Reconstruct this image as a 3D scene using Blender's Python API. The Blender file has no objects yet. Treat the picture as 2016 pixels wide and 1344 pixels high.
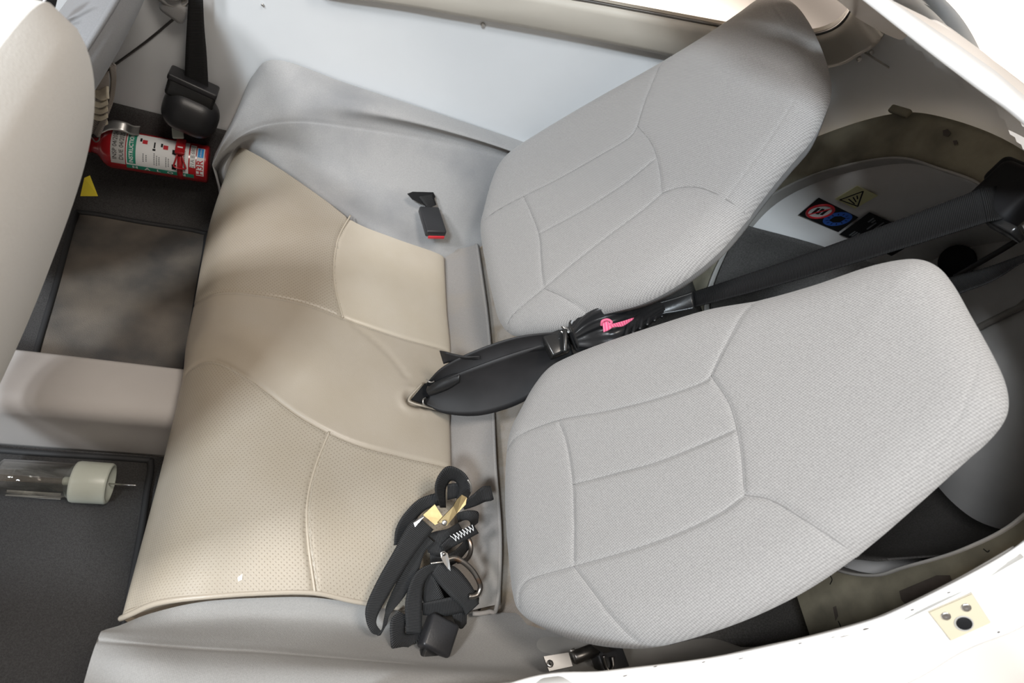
import bpy, bmesh, math, random
import numpy as np
from mathutils import Vector, Matrix, Euler
from mathutils.bvhtree import BVHTree
random.seed(4)
C = bpy.context.scene.collection
S = bpy.context.scene
# ------------------------------------------------------------------ camera, world, lights, exposure
CAM = np.array([.158, -.2223, 1.1129]); RV = np.array([2.4805, .0479, .5061]); FPX = 1175.5
_t = np.linalg.norm(RV); _k = RV / _t
_K = np.array([[0, -_k[2], _k[1]], [_k[2], 0, -_k[0]], [-_k[1], _k[0], 0]])
RC = np.eye(3) + math.sin(_t) * _K + (1 - math.cos(_t)) * _K @ _K     # world -> camera (x right, y down, z forward)
cd = bpy.data.cameras.new('camera'); cam = bpy.data.objects.new('camera', cd); C.objects.link(cam)
m = Matrix.Identity(4)
for i in range(3):
    m[i][0] = RC[0][i]; m[i][1] = -RC[1][i]; m[i][2] = -RC[2][i]; m[i][3] = CAM[i]
cam.matrix_world = m
cd.sensor_width = 36; cd.lens = FPX / 2016 * 36; cd.clip_start = .02
cd.dof.use_dof = True; cd.dof.focus_distance = 1.2; cd.dof.aperture_fstop = 4.5
S.camera = cam
w = bpy.data.worlds.new('hangar'); S.world = w; w.use_nodes = True
bg = w.node_tree.nodes['Background']; bg.inputs[0].default_value = (1.0, .86, .75, 1); bg.inputs[1].default_value = .28
def area(name, loc, target, size, power, col):
    l = bpy.data.lights.new(name, 'AREA'); l.size = size; l.energy = power; l.color = col
    o = bpy.data.objects.new(name, l); C.objects.link(o); o.location = loc
    o.rotation_euler = (Vector(target) - Vector(loc)).to_track_quat('-Z', 'Y').to_euler()
    return o
area('hangar_lamp', (-1.75, -2.6, 4.2), (.5, .5, .2), .6, 220, (.82, .92, 1))
area('hangar_lamp', (.85, -.35, 3.9), (.5, .3, 0), .9, 64, (1, .92, .83))
area('hangar_lamp', (-2.3, -.8, 3.1), (1.2, .3, .3), .5, 105, (.95, .97, 1))
l_ = area('floor_lamp', (4.3, -.1, 3.4), (4.3, -.1, -1.25), .8, 230, (1, .93, .86)); l_.data.spread = math.radians(70)  # unseen fill lights, added to brighten the hangar floor background
l_ = area('floor_lamp', (17, 15, 6), (17, 15, -1.25), 3, 2300, (1, .92, .86)); l_.data.spread = math.radians(120)
for loc in ((3.4, 5.2, 3.6), (-1.5, 5.6, 3.6), (6.0, 2.2, 3.6)):     # added unseen fill lights that brighten the hangar floor
    l_ = area('floor_lamp', loc, (loc[0], loc[1], -1.25), 1.2, 330, (1, .93, .86)); l_.data.spread = math.radians(95)
S.view_settings.view_transform = 'Standard'; S.view_settings.look = 'None'
S.view_settings.exposure = 0; S.view_settings.gamma = 1; S.view_settings.use_curve_mapping = False

# ------------------------------------------------------------------ helpers
def ray(u, v):
    return RC.T @ np.array([(u - 1008) / FPX, (v - 672) / FPX, 1.0])
def at(u, v, c, ax=2):                       # point of a photo position at a known height / depth plane
    d = ray(u, v); return CAM + d * ((c - CAM[ax]) / d[ax])
def atY(u, v, c): return at(u, v, c, 1)
def atX(u, v, c): return at(u, v, c, 0)
def onplane(u, v, p0, n):
    d = ray(u, v); p0 = np.array(p0); n = np.array(n); return CAM + d * (n @ (p0 - CAM)) / (n @ d)
def Z(pts): return [at(*p) for p in pts]
def cr(P, n, closed=False):                  # Catmull-Rom resample, uniform in control index
    P = np.asarray(P, float); k = len(P)
    if closed:
        t = np.arange(n) / n * k
    else:
        t = np.linspace(0, k - 1, n)
    i = np.minimum(np.floor(t).astype(int), k - 1 if closed else k - 2); f = (t - i)[:, None]
    def g(j):
        if closed: return P[j % k]
        a = P[np.clip(j, 0, k - 1)].copy()
        a[j < 0] = 2 * P[0] - P[1]; a[j > k - 1] = 2 * P[-1] - P[-2]
        return a
    p0, p1, p2, p3 = g(i - 1), g(i), g(i + 1), g(i + 2)
    return .5 * (2 * p1 + (p2 - p0) * f + (2 * p0 - 5 * p1 + 4 * p2 - p3) * f ** 2 + (3 * p1 - p0 - 3 * p2 + p3) * f ** 3)
def evenly(P, n, closed=False):              # arc-length resample of a dense polyline
    P = np.asarray(P, float)
    if closed: P = np.vstack([P, P[:1]])
    s = np.r_[0, np.cumsum(np.linalg.norm(np.diff(P, axis=0), axis=1))]
    q = np.linspace(0, s[-1], n + 1)[:-1] if closed else np.linspace(0, s[-1], n)
    return np.stack([np.interp(q, s, P[:, j]) for j in range(P.shape[1])], 1)
def grid(rows, nc, nr):                      # loft: rows of control points -> (nr, nc, 3)
    A = np.stack([cr(r, nc) for r in rows])
    return np.stack([cr(A[:, j], nr) for j in range(nc)], 1)
def gfaces(nr, nc, wrap=False):
    F = []
    for i in range(nr - 1):
        for j in range(nc if wrap else nc - 1):
            k = (j + 1) % nc
            F.append((i * nc + j, i * nc + k, (i + 1) * nc + k, (i + 1) * nc + j))
    return F
def tag(o, label=None, cat=None, group=None, kind=None):
    if label: o['label'] = label
    if cat: o['category'] = cat
    if group: o['group'] = group
    if kind: o['kind'] = kind
    return o
def thing(name, label, cat, loc=(0, 0, 0), group=None, kind=None):
    o = bpy.data.objects.new(name, None); C.objects.link(o); o.location = [float(x) for x in loc]; o.empty_display_size = .05
    return tag(o, label, cat, group, kind)
def rootloc(p):
    l = Vector((0, 0, 0))
    while p: l = l + Vector(p.location); p = p.parent
    return l
def mk(name, V, F, mat, parent=None, uv=None, smooth=True, solid=0, off=-1, recalc=False):
    V = np.asarray(V, float).reshape(-1, 3)
    loc = np.array(rootloc(parent)) if parent else np.zeros(3)
    me = bpy.data.meshes.new(name); me.from_pydata((V - loc).tolist(), [], [tuple(int(q) for q in f) for f in F])
    if uv is not None:
        uv = np.asarray(uv, float).reshape(-1, 2); L = me.uv_layers.new(name='UVMap')
        idx = np.empty(len(me.loops), int); me.loops.foreach_get('vertex_index', idx); L.data.foreach_set('uv', uv[idx].ravel())
    if recalc:
        b = bmesh.new(); b.from_mesh(me); bmesh.ops.recalc_face_normals(b, faces=b.faces); b.to_mesh(me); b.free()
    me.polygons.foreach_set('use_smooth', [smooth] * len(me.polygons))
    me.materials.append(mat); me.update()
    o = bpy.data.objects.new(name, me); C.objects.link(o)
    if parent: o.parent = parent
    if solid:
        s = o.modifiers.new('thickness', 'SOLIDIFY'); s.thickness = solid; s.offset = off
    return o
def sheet(name, rows, mat, parent=None, nc=40, nr=24, solid=0, off=-1, disp=None):
    G = grid(rows, nc, nr)
    if disp is not None: G = disp(G)
    du = np.r_[0, np.cumsum(np.linalg.norm(np.diff(G[nr // 2], axis=0), axis=1))]
    dv = np.r_[0, np.cumsum(np.linalg.norm(np.diff(G[:, nc // 2], axis=0), axis=1))]
    U, Vv = np.meshgrid(du, dv)
    return mk(name, G, gfaces(nr, nc), mat, parent, np.stack([U, Vv], -1), solid=solid, off=off)
def frame3(p, x, z):                         # matrix with x axis along x, z near z
    x = Vector(x).normalized(); z = Vector(z); y = z.cross(x).normalized(); z = x.cross(y)
    M = Matrix.Identity(4)
    for i in range(3): M[i][0] = x[i]; M[i][1] = y[i]; M[i][2] = z[i]; M[i][3] = p[i]
    return M
def bmo(name, bm, mat, parent=None, smooth=False, M=None):
    if M is not None: bm.transform(M)
    if parent: bm.transform(Matrix.Translation(-rootloc(parent)))
    bmesh.ops.recalc_face_normals(bm, faces=bm.faces)
    me = bpy.data.meshes.new(name); bm.to_mesh(me); bm.free()
    me.polygons.foreach_set('use_smooth', [smooth] * len(me.polygons)); me.materials.append(mat)
    o = bpy.data.objects.new(name, me); C.objects.link(o)
    if parent: o.parent = parent
    return o
def rbox(name, M, dims, mat, parent=None, bev=.003, seg=3, taper=None):
    bm = bmesh.new(); bmesh.ops.create_cube(bm, size=1)
    for v in bm.verts:
        v.co = Vector((v.co.x * dims[0], v.co.y * dims[1], v.co.z * dims[2]))
        if taper and v.co.x > 0: v.co.y *= taper; v.co.z *= taper
    if bev: bmesh.ops.bevel(bm, geom=list(bm.edges), offset=bev, segments=seg, profile=.5, affect='EDGES')
    return bmo(name, bm, mat, parent, True if bev else False, M)
def lathe(name, M, prof, mat, parent=None, n=32, caps=True):     # prof: (x along axis, radius)
    V = []; 
    for x, r in prof:
        for k in range(n):
            a = 2 * math.pi * k / n; V.append(M @ Vector((x, r * math.cos(a), r * math.sin(a))))
    F = gfaces(len(prof), n, True)
    if caps: F += [tuple(range(n))[::-1], tuple(range((len(prof) - 1) * n, len(prof) * n))]
    o = mk(name, [tuple(v) for v in V], F, mat, parent, recalc=True)
    return o
def tube(name, P, r, mat, parent=None, n=8, dense=None, closed=False):
    P = cr(P, dense or len(P) * 6, closed); k = len(P); V = []; nrm = Vector((0, 0, 1))
    for i in range(k):
        if closed: t = P[(i + 1) % k] - P[i - 1]
        else: t = P[min(i + 1, k - 1)] - P[max(i - 1, 0)]
        t = Vector(t).normalized(); a = nrm - t * nrm.dot(t)
        if a.length < 1e-4: a = t.orthogonal()
        a.normalize(); nrm = a; b = t.cross(a)
        rr = r[i] if hasattr(r, '__len__') else r
        for q in range(n):
            th = 2 * math.pi * q / n; V.append(Vector(P[i]) + (a * math.cos(th) + b * math.sin(th)) * rr)
    F = gfaces(k, n, True)
    if closed:
        F += [((k - 1) * n + j, (k - 1) * n + (j + 1) % n, (j + 1) % n, j) for j in range(n)]
    else: F += [tuple(range(n))[::-1], tuple(range((k - 1) * n, k * n))]
    return mk(name, [tuple(v) for v in V], F, mat, parent, recalc=True)
def ribbon(name, A, B, mat, parent=None, n=None, th=.0018, nw=6, sag=0):   # webbing between two edge lines
    n = n or len(A) * 7; A = cr(A, n); B = cr(B, n)
    tt = np.linspace(0, 1, nw)[None, :, None]
    G = A[:, None] * (1 - tt) + B[:, None] * tt
    T = np.gradient((A + B) / 2, axis=0); W = B - A
    N = np.cross(T, W); N /= np.linalg.norm(N, axis=1)[:, None] + 1e-9
    for i in range(1, n):
        if N[i] @ N[i - 1] < 0: N[i] = -N[i]
    if sag: G = G + N[:, None] * (sag * (1 - (2 * tt - 1) ** 2))
    top = G + N[:, None] * th / 2; bot = G - N[:, None] * th / 2
    L = np.r_[0, np.cumsum(np.linalg.norm(np.diff((A + B) / 2, axis=0), axis=1))]
    wd = np.linalg.norm(W, axis=1).mean()
    uv = np.stack(np.broadcast_arrays(L[:, None], tt[..., 0] * wd), -1).reshape(-1, 2)
    V = np.vstack([top.reshape(-1, 3), bot.reshape(-1, 3)]); k = n * nw
    F = gfaces(n, nw); F += [tuple(q + k for q in f)[::-1] for f in gfaces(n, nw)]
    for i in range(n - 1):
        a, b = i * nw, (i + 1) * nw; F.append((a, b, b + k, a + k)); a += nw - 1; b += nw - 1; F.append((b, a, a + k, b + k))
    for j in range(nw - 1):
        F.append((j + 1, j, j + k, j + 1 + k)); q = (n - 1) * nw + j; F.append((q, q + 1, q + 1 + k, q + k))
    return mk(name, V, F, mat, parent, np.vstack([uv, uv]), recalc=True)
def plate(name, pts, n, th, mat, parent=None, smooth=False):     # flat polygon with thickness along n
    pts = [Vector(p) for p in pts]; n = Vector(n).normalized() * th; k = len(pts)
    V = [tuple(p + n) for p in pts] + [tuple(p) for p in pts]
    F = [tuple(range(k)), tuple(range(k, 2 * k))[::-1]] + [(i, (i + 1) % k, (i + 1) % k + k, i + k) for i in range(k)]
    return mk(name, V, F, mat, parent, smooth=smooth, recalc=True)
def inpoly(P, poly):
    x, y = P[:, 0], P[:, 1]; r = np.zeros(len(P), bool); n = len(poly); j = n - 1
    for i in range(n):
        xi, yi = poly[i]; xj, yj = poly[j]
        c = ((yi > y) != (yj > y)) & (x < (xj - xi) * (y - yi) / (yj - yi + 1e-12) + xi); r ^= c; j = i
    return r
def dpoly(P, line):                          # distance of points to a polyline
    d = np.full(len(P), 9.)
    for a, b in zip(line[:-1], line[1:]):
        ab = b - a; t = np.clip(((P - a) @ ab) / (ab @ ab + 1e-12), 0, 1); d = np.minimum(d, np.linalg.norm(P - a - t[:, None] * ab, axis=1))
    return d
def split_parts(V, F, uv, labels, spec, parent):     # one smooth surface cut along its seams into upholstery panels
    V = np.asarray(V, float); loc = np.array(rootloc(parent)); F = np.array(F)
    tmp = bpy.data.meshes.new('tmp'); tmp.from_pydata(V.tolist(), [], F.tolist()); tmp.update()
    nv = np.empty(len(V) * 3); tmp.vertex_normals.foreach_get('vector', nv); nv = nv.reshape(-1, 3); bpy.data.meshes.remove(tmp)
    for lab, (name, mat, extra) in spec.items():
        f = F[labels == lab]
        if not len(f): continue
        ids, inv = np.unique(f, return_inverse=True); inv = inv.reshape(f.shape)
        o = mk(name, V[ids], inv, mat, parent, np.asarray(uv)[ids])
        o.data.normals_split_custom_set_from_vertices(nv[ids].tolist())
        if extra: o['label'] = extra
def text_mesh(s, size, bold=False):
    cu = bpy.data.curves.new('t', 'FONT'); cu.body = s; cu.size = size; cu.resolution_u = 3
    cu.align_x = 'CENTER'; cu.align_y = 'CENTER'
    if bold: cu.offset = size * .02
    o = bpy.data.objects.new('t', cu); C.objects.link(o); bpy.context.view_layer.update()
    me = bpy.data.meshes.new_from_object(o); bpy.data.objects.remove(o)
    b = bmesh.new(); b.from_mesh(me); bmesh.ops.triangulate(b, faces=b.faces)
    V = np.array([v.co[:] for v in b.verts]); F = [[v.index for v in f.verts] for f in b.faces]; b.free()
    return V[:, :2], F

# ------------------------------------------------------------------ materials
def mat(name, col, rough=.6, metal=0, noise=0, nscale=30, bump=0, bscale=200, col2=None, spec=.5, coat=0, sheen=0, detail=4, nlo=.35, nhi=.65):
    m = bpy.data.materials.new(name); m.use_nodes = True; N = m.node_tree.nodes; L = m.node_tree.links; b = N['Principled BSDF']
    b.inputs['Base Color'].default_value = (*col, 1); b.inputs['Roughness'].default_value = rough; b.inputs['Metallic'].default_value = metal
    b.inputs['Specular IOR Level'].default_value = spec; b.inputs['Coat Weight'].default_value = coat; b.inputs['Sheen Weight'].default_value = sheen
    tc = N.new('ShaderNodeTexCoord')
    if noise or col2:
        n = N.new('ShaderNodeTexNoise'); n.inputs['Scale'].default_value = nscale; n.inputs['Detail'].default_value = detail; L.new(tc.outputs['Object'], n.inputs['Vector'])
        r = N.new('ShaderNodeMapRange'); r.inputs[1].default_value = nlo; r.inputs[2].default_value = nhi; L.new(n.outputs[0], r.inputs[0])
        x = N.new('ShaderNodeMix'); x.data_type = 'RGBA'; L.new(r.outputs[0], x.inputs[0])
        c2 = col2 or tuple(c * (1 - noise) for c in col)
        x.inputs[6].default_value = (*col, 1); x.inputs[7].default_value = (*c2, 1); L.new(x.outputs[2], b.inputs['Base Color'])
    if bump:
        n2 = N.new('ShaderNodeTexNoise'); n2.inputs['Scale'].default_value = bscale; n2.inputs['Detail'].default_value = 3; L.new(tc.outputs['Object'], n2.inputs['Vector'])
        bp = N.new('ShaderNodeBump'); bp.inputs['Strength'].default_value = bump; bp.inputs['Distance'].default_value = .002
        L.new(n2.outputs[0], bp.inputs['Height']); L.new(bp.outputs[0], b.inputs['Normal'])
    return m
def mnode(N, L, op, a, b=None, c=None):
    n = N.new('ShaderNodeMath'); n.operation = op
    for i, q in enumerate((a, b, c)):
        if q is None: continue
        if isinstance(q, (int, float)): n.inputs[i].default_value = q
        else: L.new(q, n.inputs[i])
    return n.outputs[0]
def weave(name, c1, c2, period=.0045, rough=.9, bump=.25, stain=(0, 0, 0), stainamt=0, amt=1, rib=False, fine=.35, sscale=5):
    m = bpy.data.materials.new(name); m.use_nodes = True; N = m.node_tree.nodes; L = m.node_tree.links; b = N['Principled BSDF']
    b.inputs['Roughness'].default_value = rough; b.inputs['Specular IOR Level'].default_value = .2
    b.inputs['Sheen Weight'].default_value = 0 if rib else .15
    tc = N.new('ShaderNodeTexCoord'); sx = N.new('ShaderNodeSeparateXYZ'); L.new(tc.outputs['UV'], sx.inputs[0])
    k = 2 * math.pi / period
    if rib:
        h = mnode(N, L, 'SINE', mnode(N, L, 'MULTIPLY', sx.outputs[0], k))
    else:
        a = mnode(N, L, 'SINE', mnode(N, L, 'MULTIPLY', mnode(N, L, 'ADD', sx.outputs[0], mnode(N, L, 'MULTIPLY', sx.outputs[1], .35)), k))
        c = mnode(N, L, 'SINE', mnode(N, L, 'MULTIPLY', mnode(N, L, 'SUBTRACT', sx.outputs[1], mnode(N, L, 'MULTIPLY', sx.outputs[0], .35)), k * .8))
        h = mnode(N, L, 'MULTIPLY', a, c)
    nz = N.new('ShaderNodeTexNoise'); nz.inputs['Scale'].default_value = 420; nz.inputs['Detail'].default_value = 2; L.new(tc.outputs['Object'], nz.inputs['Vector'])
    h2 = mnode(N, L, 'ADD', mnode(N, L, 'MULTIPLY', h, .5 * (1 - fine)), mnode(N, L, 'MULTIPLY', mnode(N, L, 'SUBTRACT', nz.outputs[0], .5), 2.2 * fine))
    r = N.new('ShaderNodeMapRange'); r.inputs[1].default_value = -.5; r.inputs[2].default_value = .5; L.new(h2, r.inputs[0])
    x = N.new('ShaderNodeMix'); x.data_type = 'RGBA'; L.new(r.outputs[0], x.inputs[0]); x.inputs[6].default_value = (*c2, 1); x.inputs[7].default_value = (*c1, 1)
    out = x.outputs[2]
    if stainamt:
        n3 = N.new('ShaderNodeTexNoise'); n3.inputs['Scale'].default_value = sscale; n3.inputs['Detail'].default_value = 6; L.new(tc.outputs['Object'], n3.inputs['Vector'])
        r3 = N.new('ShaderNodeMapRange'); r3.inputs[1].default_value = .45; r3.inputs[2].default_value = .75; r3.inputs[4].default_value = stainamt; L.new(n3.outputs[0], r3.inputs[0])
        y = N.new('ShaderNodeMix'); y.data_type = 'RGBA'; L.new(r3.outputs[0], y.inputs[0]); L.new(out, y.inputs[6]); y.inputs[7].default_value = (*stain, 1); out = y.outputs[2]
    L.new(out, b.inputs['Base Color'])
    bp = N.new('ShaderNodeBump'); bp.inputs['Strength'].default_value = bump; bp.inputs['Distance'].default_value = .001; L.new(r.outputs[0], bp.inputs['Height']); L.new(bp.outputs[0], b.inputs['Normal'])
    return m
def leather(name, col, perf=0, rough=.36):
    m = bpy.data.materials.new(name); m.use_nodes = True; N = m.node_tree.nodes; L = m.node_tree.links; b = N['Principled BSDF']
    b.inputs['Roughness'].default_value = rough; b.inputs['Specular IOR Level'].default_value = .5
    tc = N.new('ShaderNodeTexCoord')
    n = N.new('ShaderNodeTexNoise'); n.inputs['Scale'].default_value = 9; n.inputs['Detail'].default_value = 5; L.new(tc.outputs['Object'], n.inputs['Vector'])
    x = N.new('ShaderNodeMix'); x.data_type = 'RGBA'; r = N.new('ShaderNodeMapRange'); r.inputs[1].default_value = .3; r.inputs[2].default_value = .7; L.new(n.outputs[0], r.inputs[0]); L.new(r.outputs[0], x.inputs[0])
    x.inputs[6].default_value = (*col, 1); x.inputs[7].default_value = (col[0] * .93, col[1] * .91, col[2] * .87, 1)
    out = x.outputs[2]
    g = N.new('ShaderNodeTexVoronoi'); g.inputs['Scale'].default_value = 380; L.new(tc.outputs['Object'], g.inputs['Vector'])
    hgt = mnode(N, L, 'MULTIPLY', g.outputs[0], .25)
    if perf:
        sx = N.new('ShaderNodeSeparateXYZ'); L.new(tc.outputs['UV'], sx.inputs[0]); p = perf
        k = 2 * math.pi / p
        a = mnode(N, L, 'COSINE', mnode(N, L, 'MULTIPLY', mnode(N, L, 'ADD', sx.outputs[0], sx.outputs[1]), k * .72))
        c = mnode(N, L, 'COSINE', mnode(N, L, 'MULTIPLY', mnode(N, L, 'SUBTRACT', sx.outputs[0], sx.outputs[1]), k * .72))
        dots = N.new('ShaderNodeMapRange'); dots.inputs[1].default_value = 1.1; dots.inputs[2].default_value = 1.75; L.new(mnode(N, L, 'ADD', a, c), dots.inputs[0])
        y = N.new('ShaderNodeMix'); y.data_type = 'RGBA'; L.new(mnode(N, L, 'MULTIPLY', dots.outputs[0], .4), y.inputs[0]); L.new(out, y.inputs[6]); y.inputs[7].default_value = (col[0] * .35, col[1] * .3, col[2] * .25, 1); out = y.outputs[2]
        hgt = mnode(N, L, 'SUBTRACT', hgt, mnode(N, L, 'MULTIPLY', dots.outputs[0], .8))
    L.new(out, b.inputs['Base Color'])
    bp = N.new('ShaderNodeBump'); bp.inputs['Strength'].default_value = .35; bp.inputs['Distance'].default_value = .0012; L.new(hgt, bp.inputs['Height']); L.new(bp.outputs[0], b.inputs['Normal'])
    return m
M_seat = weave('grey_seat_weave', (.43, .416, .402), (.205, .198, .192), .0046)
M_seam = mat('grey_seam_thread', (.24, .232, .225), .9)
M_seatf = weave('grey_seat_weave_front', (.66, .65, .62), (.56, .55, .53), .003, fine=.6)
M_front = weave('pale_front_cloth', (.76, .75, .72), (.70, .69, .66), .003, fine=.6)
M_tubn = weave('grey_velour_warm_lit', (.36, .35, .335), (.28, .272, .26), .0035, stain=(.24, .232, .22), stainamt=.5, fine=.6)  # same velour as the far bolster, near side's warm light in its colour
M_frontd = weave('blue_grey_front_cloth', (.25, .255, .265), (.21, .215, .225), .003, fine=.6)
M_tub = weave('grey_velour', (.38, .372, .365), (.29, .285, .28), .0035, stain=(.19, .195, .205), stainamt=.75, fine=.6)
M_crease = weave('stained_velour', (.33, .29, .25), (.25, .22, .19), .0035, stain=(.17, .115, .06), stainamt=.85, fine=.6, sscale=16)
M_strip = weave('grey_velour_strip', (.31, .288, .27), (.24, .224, .212), .0035, stain=(.33, .28, .22), stainamt=.5, fine=.6, sscale=9)
M_lea_p = leather('beige_perforated_leather', (.44, .39, .32), .006)
M_lea = leather('beige_smooth_leather', (.455, .40, .33), 0)
M_lea2 = leather('cream_smooth_leather', (.54, .48, .395), 0)
M_thread = mat('pale_thread', (.60, .54, .45), .7)
M_wall = mat('pale_grey_paint', (.71, .725, .735), .45, noise=.04, nscale=4, bump=.05, bscale=60)
M_trimb = mat('beige_trim_paint', (.55, .51, .44), .4, noise=.06, nscale=6)
M_white = mat('white_gelcoat', (.88, .87, .85), .3, noise=.03, nscale=5)
M_skin = mat('cream_floor_paint', (.80, .735, .67), .6)
M_lock = mat('cream_plastic', (.60, .54, .40), .4)
M_skin2 = mat('cream_outer_skin', (.70, .64, .58), .4)
M_carpet = mat('charcoal_carpet', (.085, .082, .081), .95, noise=.5, nscale=500, bump=.8, bscale=700, spec=.1)
M_mat = mat('mat_painted_light_patches', (.17, .145, .12), .95, bump=.8, bscale=600, spec=.1, col2=(.075, .07, .066), nscale=6, nlo=.38, nhi=.68)  # paler brown patches paint in the light falling on the far mat
M_mat2 = mat('black_mat_pile', (.055, .053, .052), .95, bump=.8, bscale=600, spec=.1, col2=(.04, .038, .037), nscale=300)
M_bag = mat('dark_grey_bag_carpet', (.11, .105, .10), .95, noise=.35, nscale=300, bump=.6, bscale=500, spec=.1)
M_rub = mat('black_binding', (.02, .02, .021), .7)
M_tun = mat('tunnel_paint', (.58, .545, .52), .5, noise=.05, nscale=8)
M_blk = mat('black_plastic', (.022, .022, .024), .38, bump=.1, bscale=300)
M_blkg = mat('black_gloss_plastic', (.02, .02, .02), .22)
M_web = weave('black_webbing', (.036, .036, .036), (.011, .011, .012), .0028, rough=.55, rib=True, bump=.8, fine=.15)
M_webg = weave('worn_black_webbing', (.02, .019, .019), (.008, .008, .008), .0024, rough=.65, rib=True, bump=1, fine=.15)
M_nyl = mat('black_nylon', (.018, .018, .019), .32, bump=.2, bscale=90)
M_slv = mat('black_sleeve_cloth', (.018, .017, .018), .62, noise=.4, nscale=14)
M_ring = mat('raw_composite', (.30, .275, .20), .7, col2=(.17, .155, .115), nscale=11, bump=.3, bscale=120, detail=9, nlo=.42, nhi=.68)
M_brown = mat('bare_brown_patch', (.115, .095, .08), .75, noise=.2, nscale=40)
M_lip = mat('grey_edge_paint', (.42, .405, .38), .5, noise=.1, nscale=20)
M_bagw = mat('baggage_white_paint', (.80, .79, .775), .4, noise=.05, nscale=5)
M_bagg = mat('baggage_grey_paint', (.78, .78, .77), .5, noise=.08, nscale=9)
M_red = mat('red_enamel', (.42, .015, .02), .25, coat=.3)
M_lab = mat('label_white', (.80, .81, .81), .35)
M_labg = mat('label_grey', (.55, .54, .52), .4)
M_grn = mat('label_green', (.02, .26, .17), .4)
M_ink = mat('black_ink', (.012, .012, .013), .6, spec=.15)
M_blue = mat('blue_print', (.03, .13, .55), .4)
M_sky = mat('light_blue_print', (.02, .30, .75), .4)
M_redp = mat('red_print', (.5, .02, .03), .4)
M_yel = mat('pale_yellow_film', (.78, .76, .42), .5)
M_yelt = mat('yellow_card', (.75, .60, .03), .5)
M_gry = mat('faint_grey_print', (.16, .17, .18), .6)
M_steel = mat('brushed_steel', (.62, .61, .59), .3, 1)
M_brk = mat('dull_bracket_steel', (.36, .35, .34), .45, 1)
M_dst = mat('dark_steel', (.2, .19, .18), .35, 1)
M_brass = mat('zinc_yellow_steel', (.44, .35, .19), .34, 1, noise=.3, nscale=40)
M_rust = mat('worn_hook_steel', (.25, .23, .21), .35, 1, col2=(.3, .14, .05), nscale=35, nlo=.55, nhi=.7)
M_pap = mat('aged_paper', (.72, .64, .49), .8, noise=.25, nscale=60)
M_mesh = weave('taupe_mesh_net', (.42, .37, .32), (.12, .10, .09), .004, fine=.1)
M_pink = weave('pink_ribbon', (.75, .22, .33), (.62, .06, .16), .006, rib=True, fine=.1)
M_cap = mat('milky_plastic_cap', (.66, .70, .62), .35)
M_card = mat('pale_card', (.75, .68, .6), .6)
M_stain = mat('brown_grime', (.20, .15, .10), .8, noise=.4, nscale=60)
def glassm(name, tint):
    m = bpy.data.materials.new(name); m.use_nodes = True; b = m.node_tree.nodes['Principled BSDF']
    b.inputs['Base Color'].default_value = (*tint, 1); b.inputs['Roughness'].default_value = .04; b.inputs['Transmission Weight'].default_value = 1; b.inputs['IOR'].default_value = 1.35
    return m
def pane_mat(nm, k, tint, fres=False):
    m = bpy.data.materials.new(nm); m.use_nodes = True; N = m.node_tree.nodes; L = m.node_tree.links; N.clear()
    o = N.new('ShaderNodeOutputMaterial'); t = N.new('ShaderNodeBsdfTransparent'); g = N.new('ShaderNodeBsdfGlossy'); g.inputs['Roughness'].default_value = .03
    t.inputs[0].default_value = tint; x = N.new('ShaderNodeMixShader'); x.inputs[0].default_value = k
    if fres:
        lw = N.new('ShaderNodeLayerWeight'); lw.inputs[0].default_value = .35; L.new(lw.outputs['Facing'], x.inputs[0])
    L.new(t.outputs[0], x.inputs[1]); L.new(g.outputs[0], x.inputs[2]); L.new(x.outputs[0], o.inputs[0]); return m
M_pane = pane_mat('window_acrylic', .05, (.97, .96, .95, 1))
M_glass = pane_mat('clear_cup_plastic', .10, (.93, .925, .90, 1), True)

# ------------------------------------------------------------------ setting
hf = mk('floor', [(-20, -20, -1.25), (40, -20, -1.25), (40, 40, -1.25), (-20, 40, -1.25)], [(0, 1, 2, 3)], M_skin)
tag(hf, 'pale cream hangar floor beyond the white door frame', 'floor', kind='structure')
cf = sheet('floor', [[(-.95, y, z), (-.5, y, z), (0, y, z), (.45, y, z)] for y, z in ((-.22, -.33), (.2, -.33), (.7, -.33), (1.075, -.325), (1.13, -.21), (1.17, -.12), (1.193, -.04))], M_carpet, nc=16, nr=40, solid=.02)
tag(cf, 'dark charcoal carpet on the cabin floor before the bench', 'floor', kind='structure')
# right hand cabin shell: stations along x, section from floor to roof
def section(A, B, zc, e1=.8, e2=.85, yc=.485):
    out = [(yc + A, -.2), (yc + A, .02), (yc + A, .2)]
    for a in (0, .22, .42, .62, .85, 1.1, 1.35, 1.57, 1.85, 2.15, 2.45, 2.75):
        ca, sa = math.cos(a), math.sin(a); out.append((yc + A * math.copysign(abs(ca) ** e1, ca), zc + B * sa ** e2))
    return out
ST = {x: section(*p) for x, p in {-.95: (.715, .56, .38), -.3: (.715, .57, .38), .4: (.715, .58, .38), .8: (.70, .585, .375), 1.05: (.63, .605, .35, .88, .9), 1.3: (.535, .545, .305, 1, 1)}.items()}
rows = [[(x, y, z) for y, z in ST[x]] for x in sorted(ST)]
SG = grid(rows, 150, 120)
_P = SG.reshape(-1, 3); bvh = BVHTree.FromPolygons([Vector(p) for p in _P.tolist()], [f for f in gfaces(120, 150) if _P[f[0]][1] > .8 and _P[f[0]][2] < .9])
def hit(u, v, off=0.0):
    d = Vector(ray(u, v)).normalized(); r = bvh.ray_cast(Vector(CAM), d)
    if r[0] is None: return atY(u, v, 1.15)
    n = r[1] if r[1].dot(d) < 0 else -r[1]
    return np.array(r[0] + n * off)
win_in = [(1000, -34), (1170, 0), (1300, 24), (1429, 48), (1520, 64), (1600, 63), (1651, 45), (1679, 10), (1688, -22), (1662, -62), (1500, -92), (1250, -88), (1050, -72)]
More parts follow.
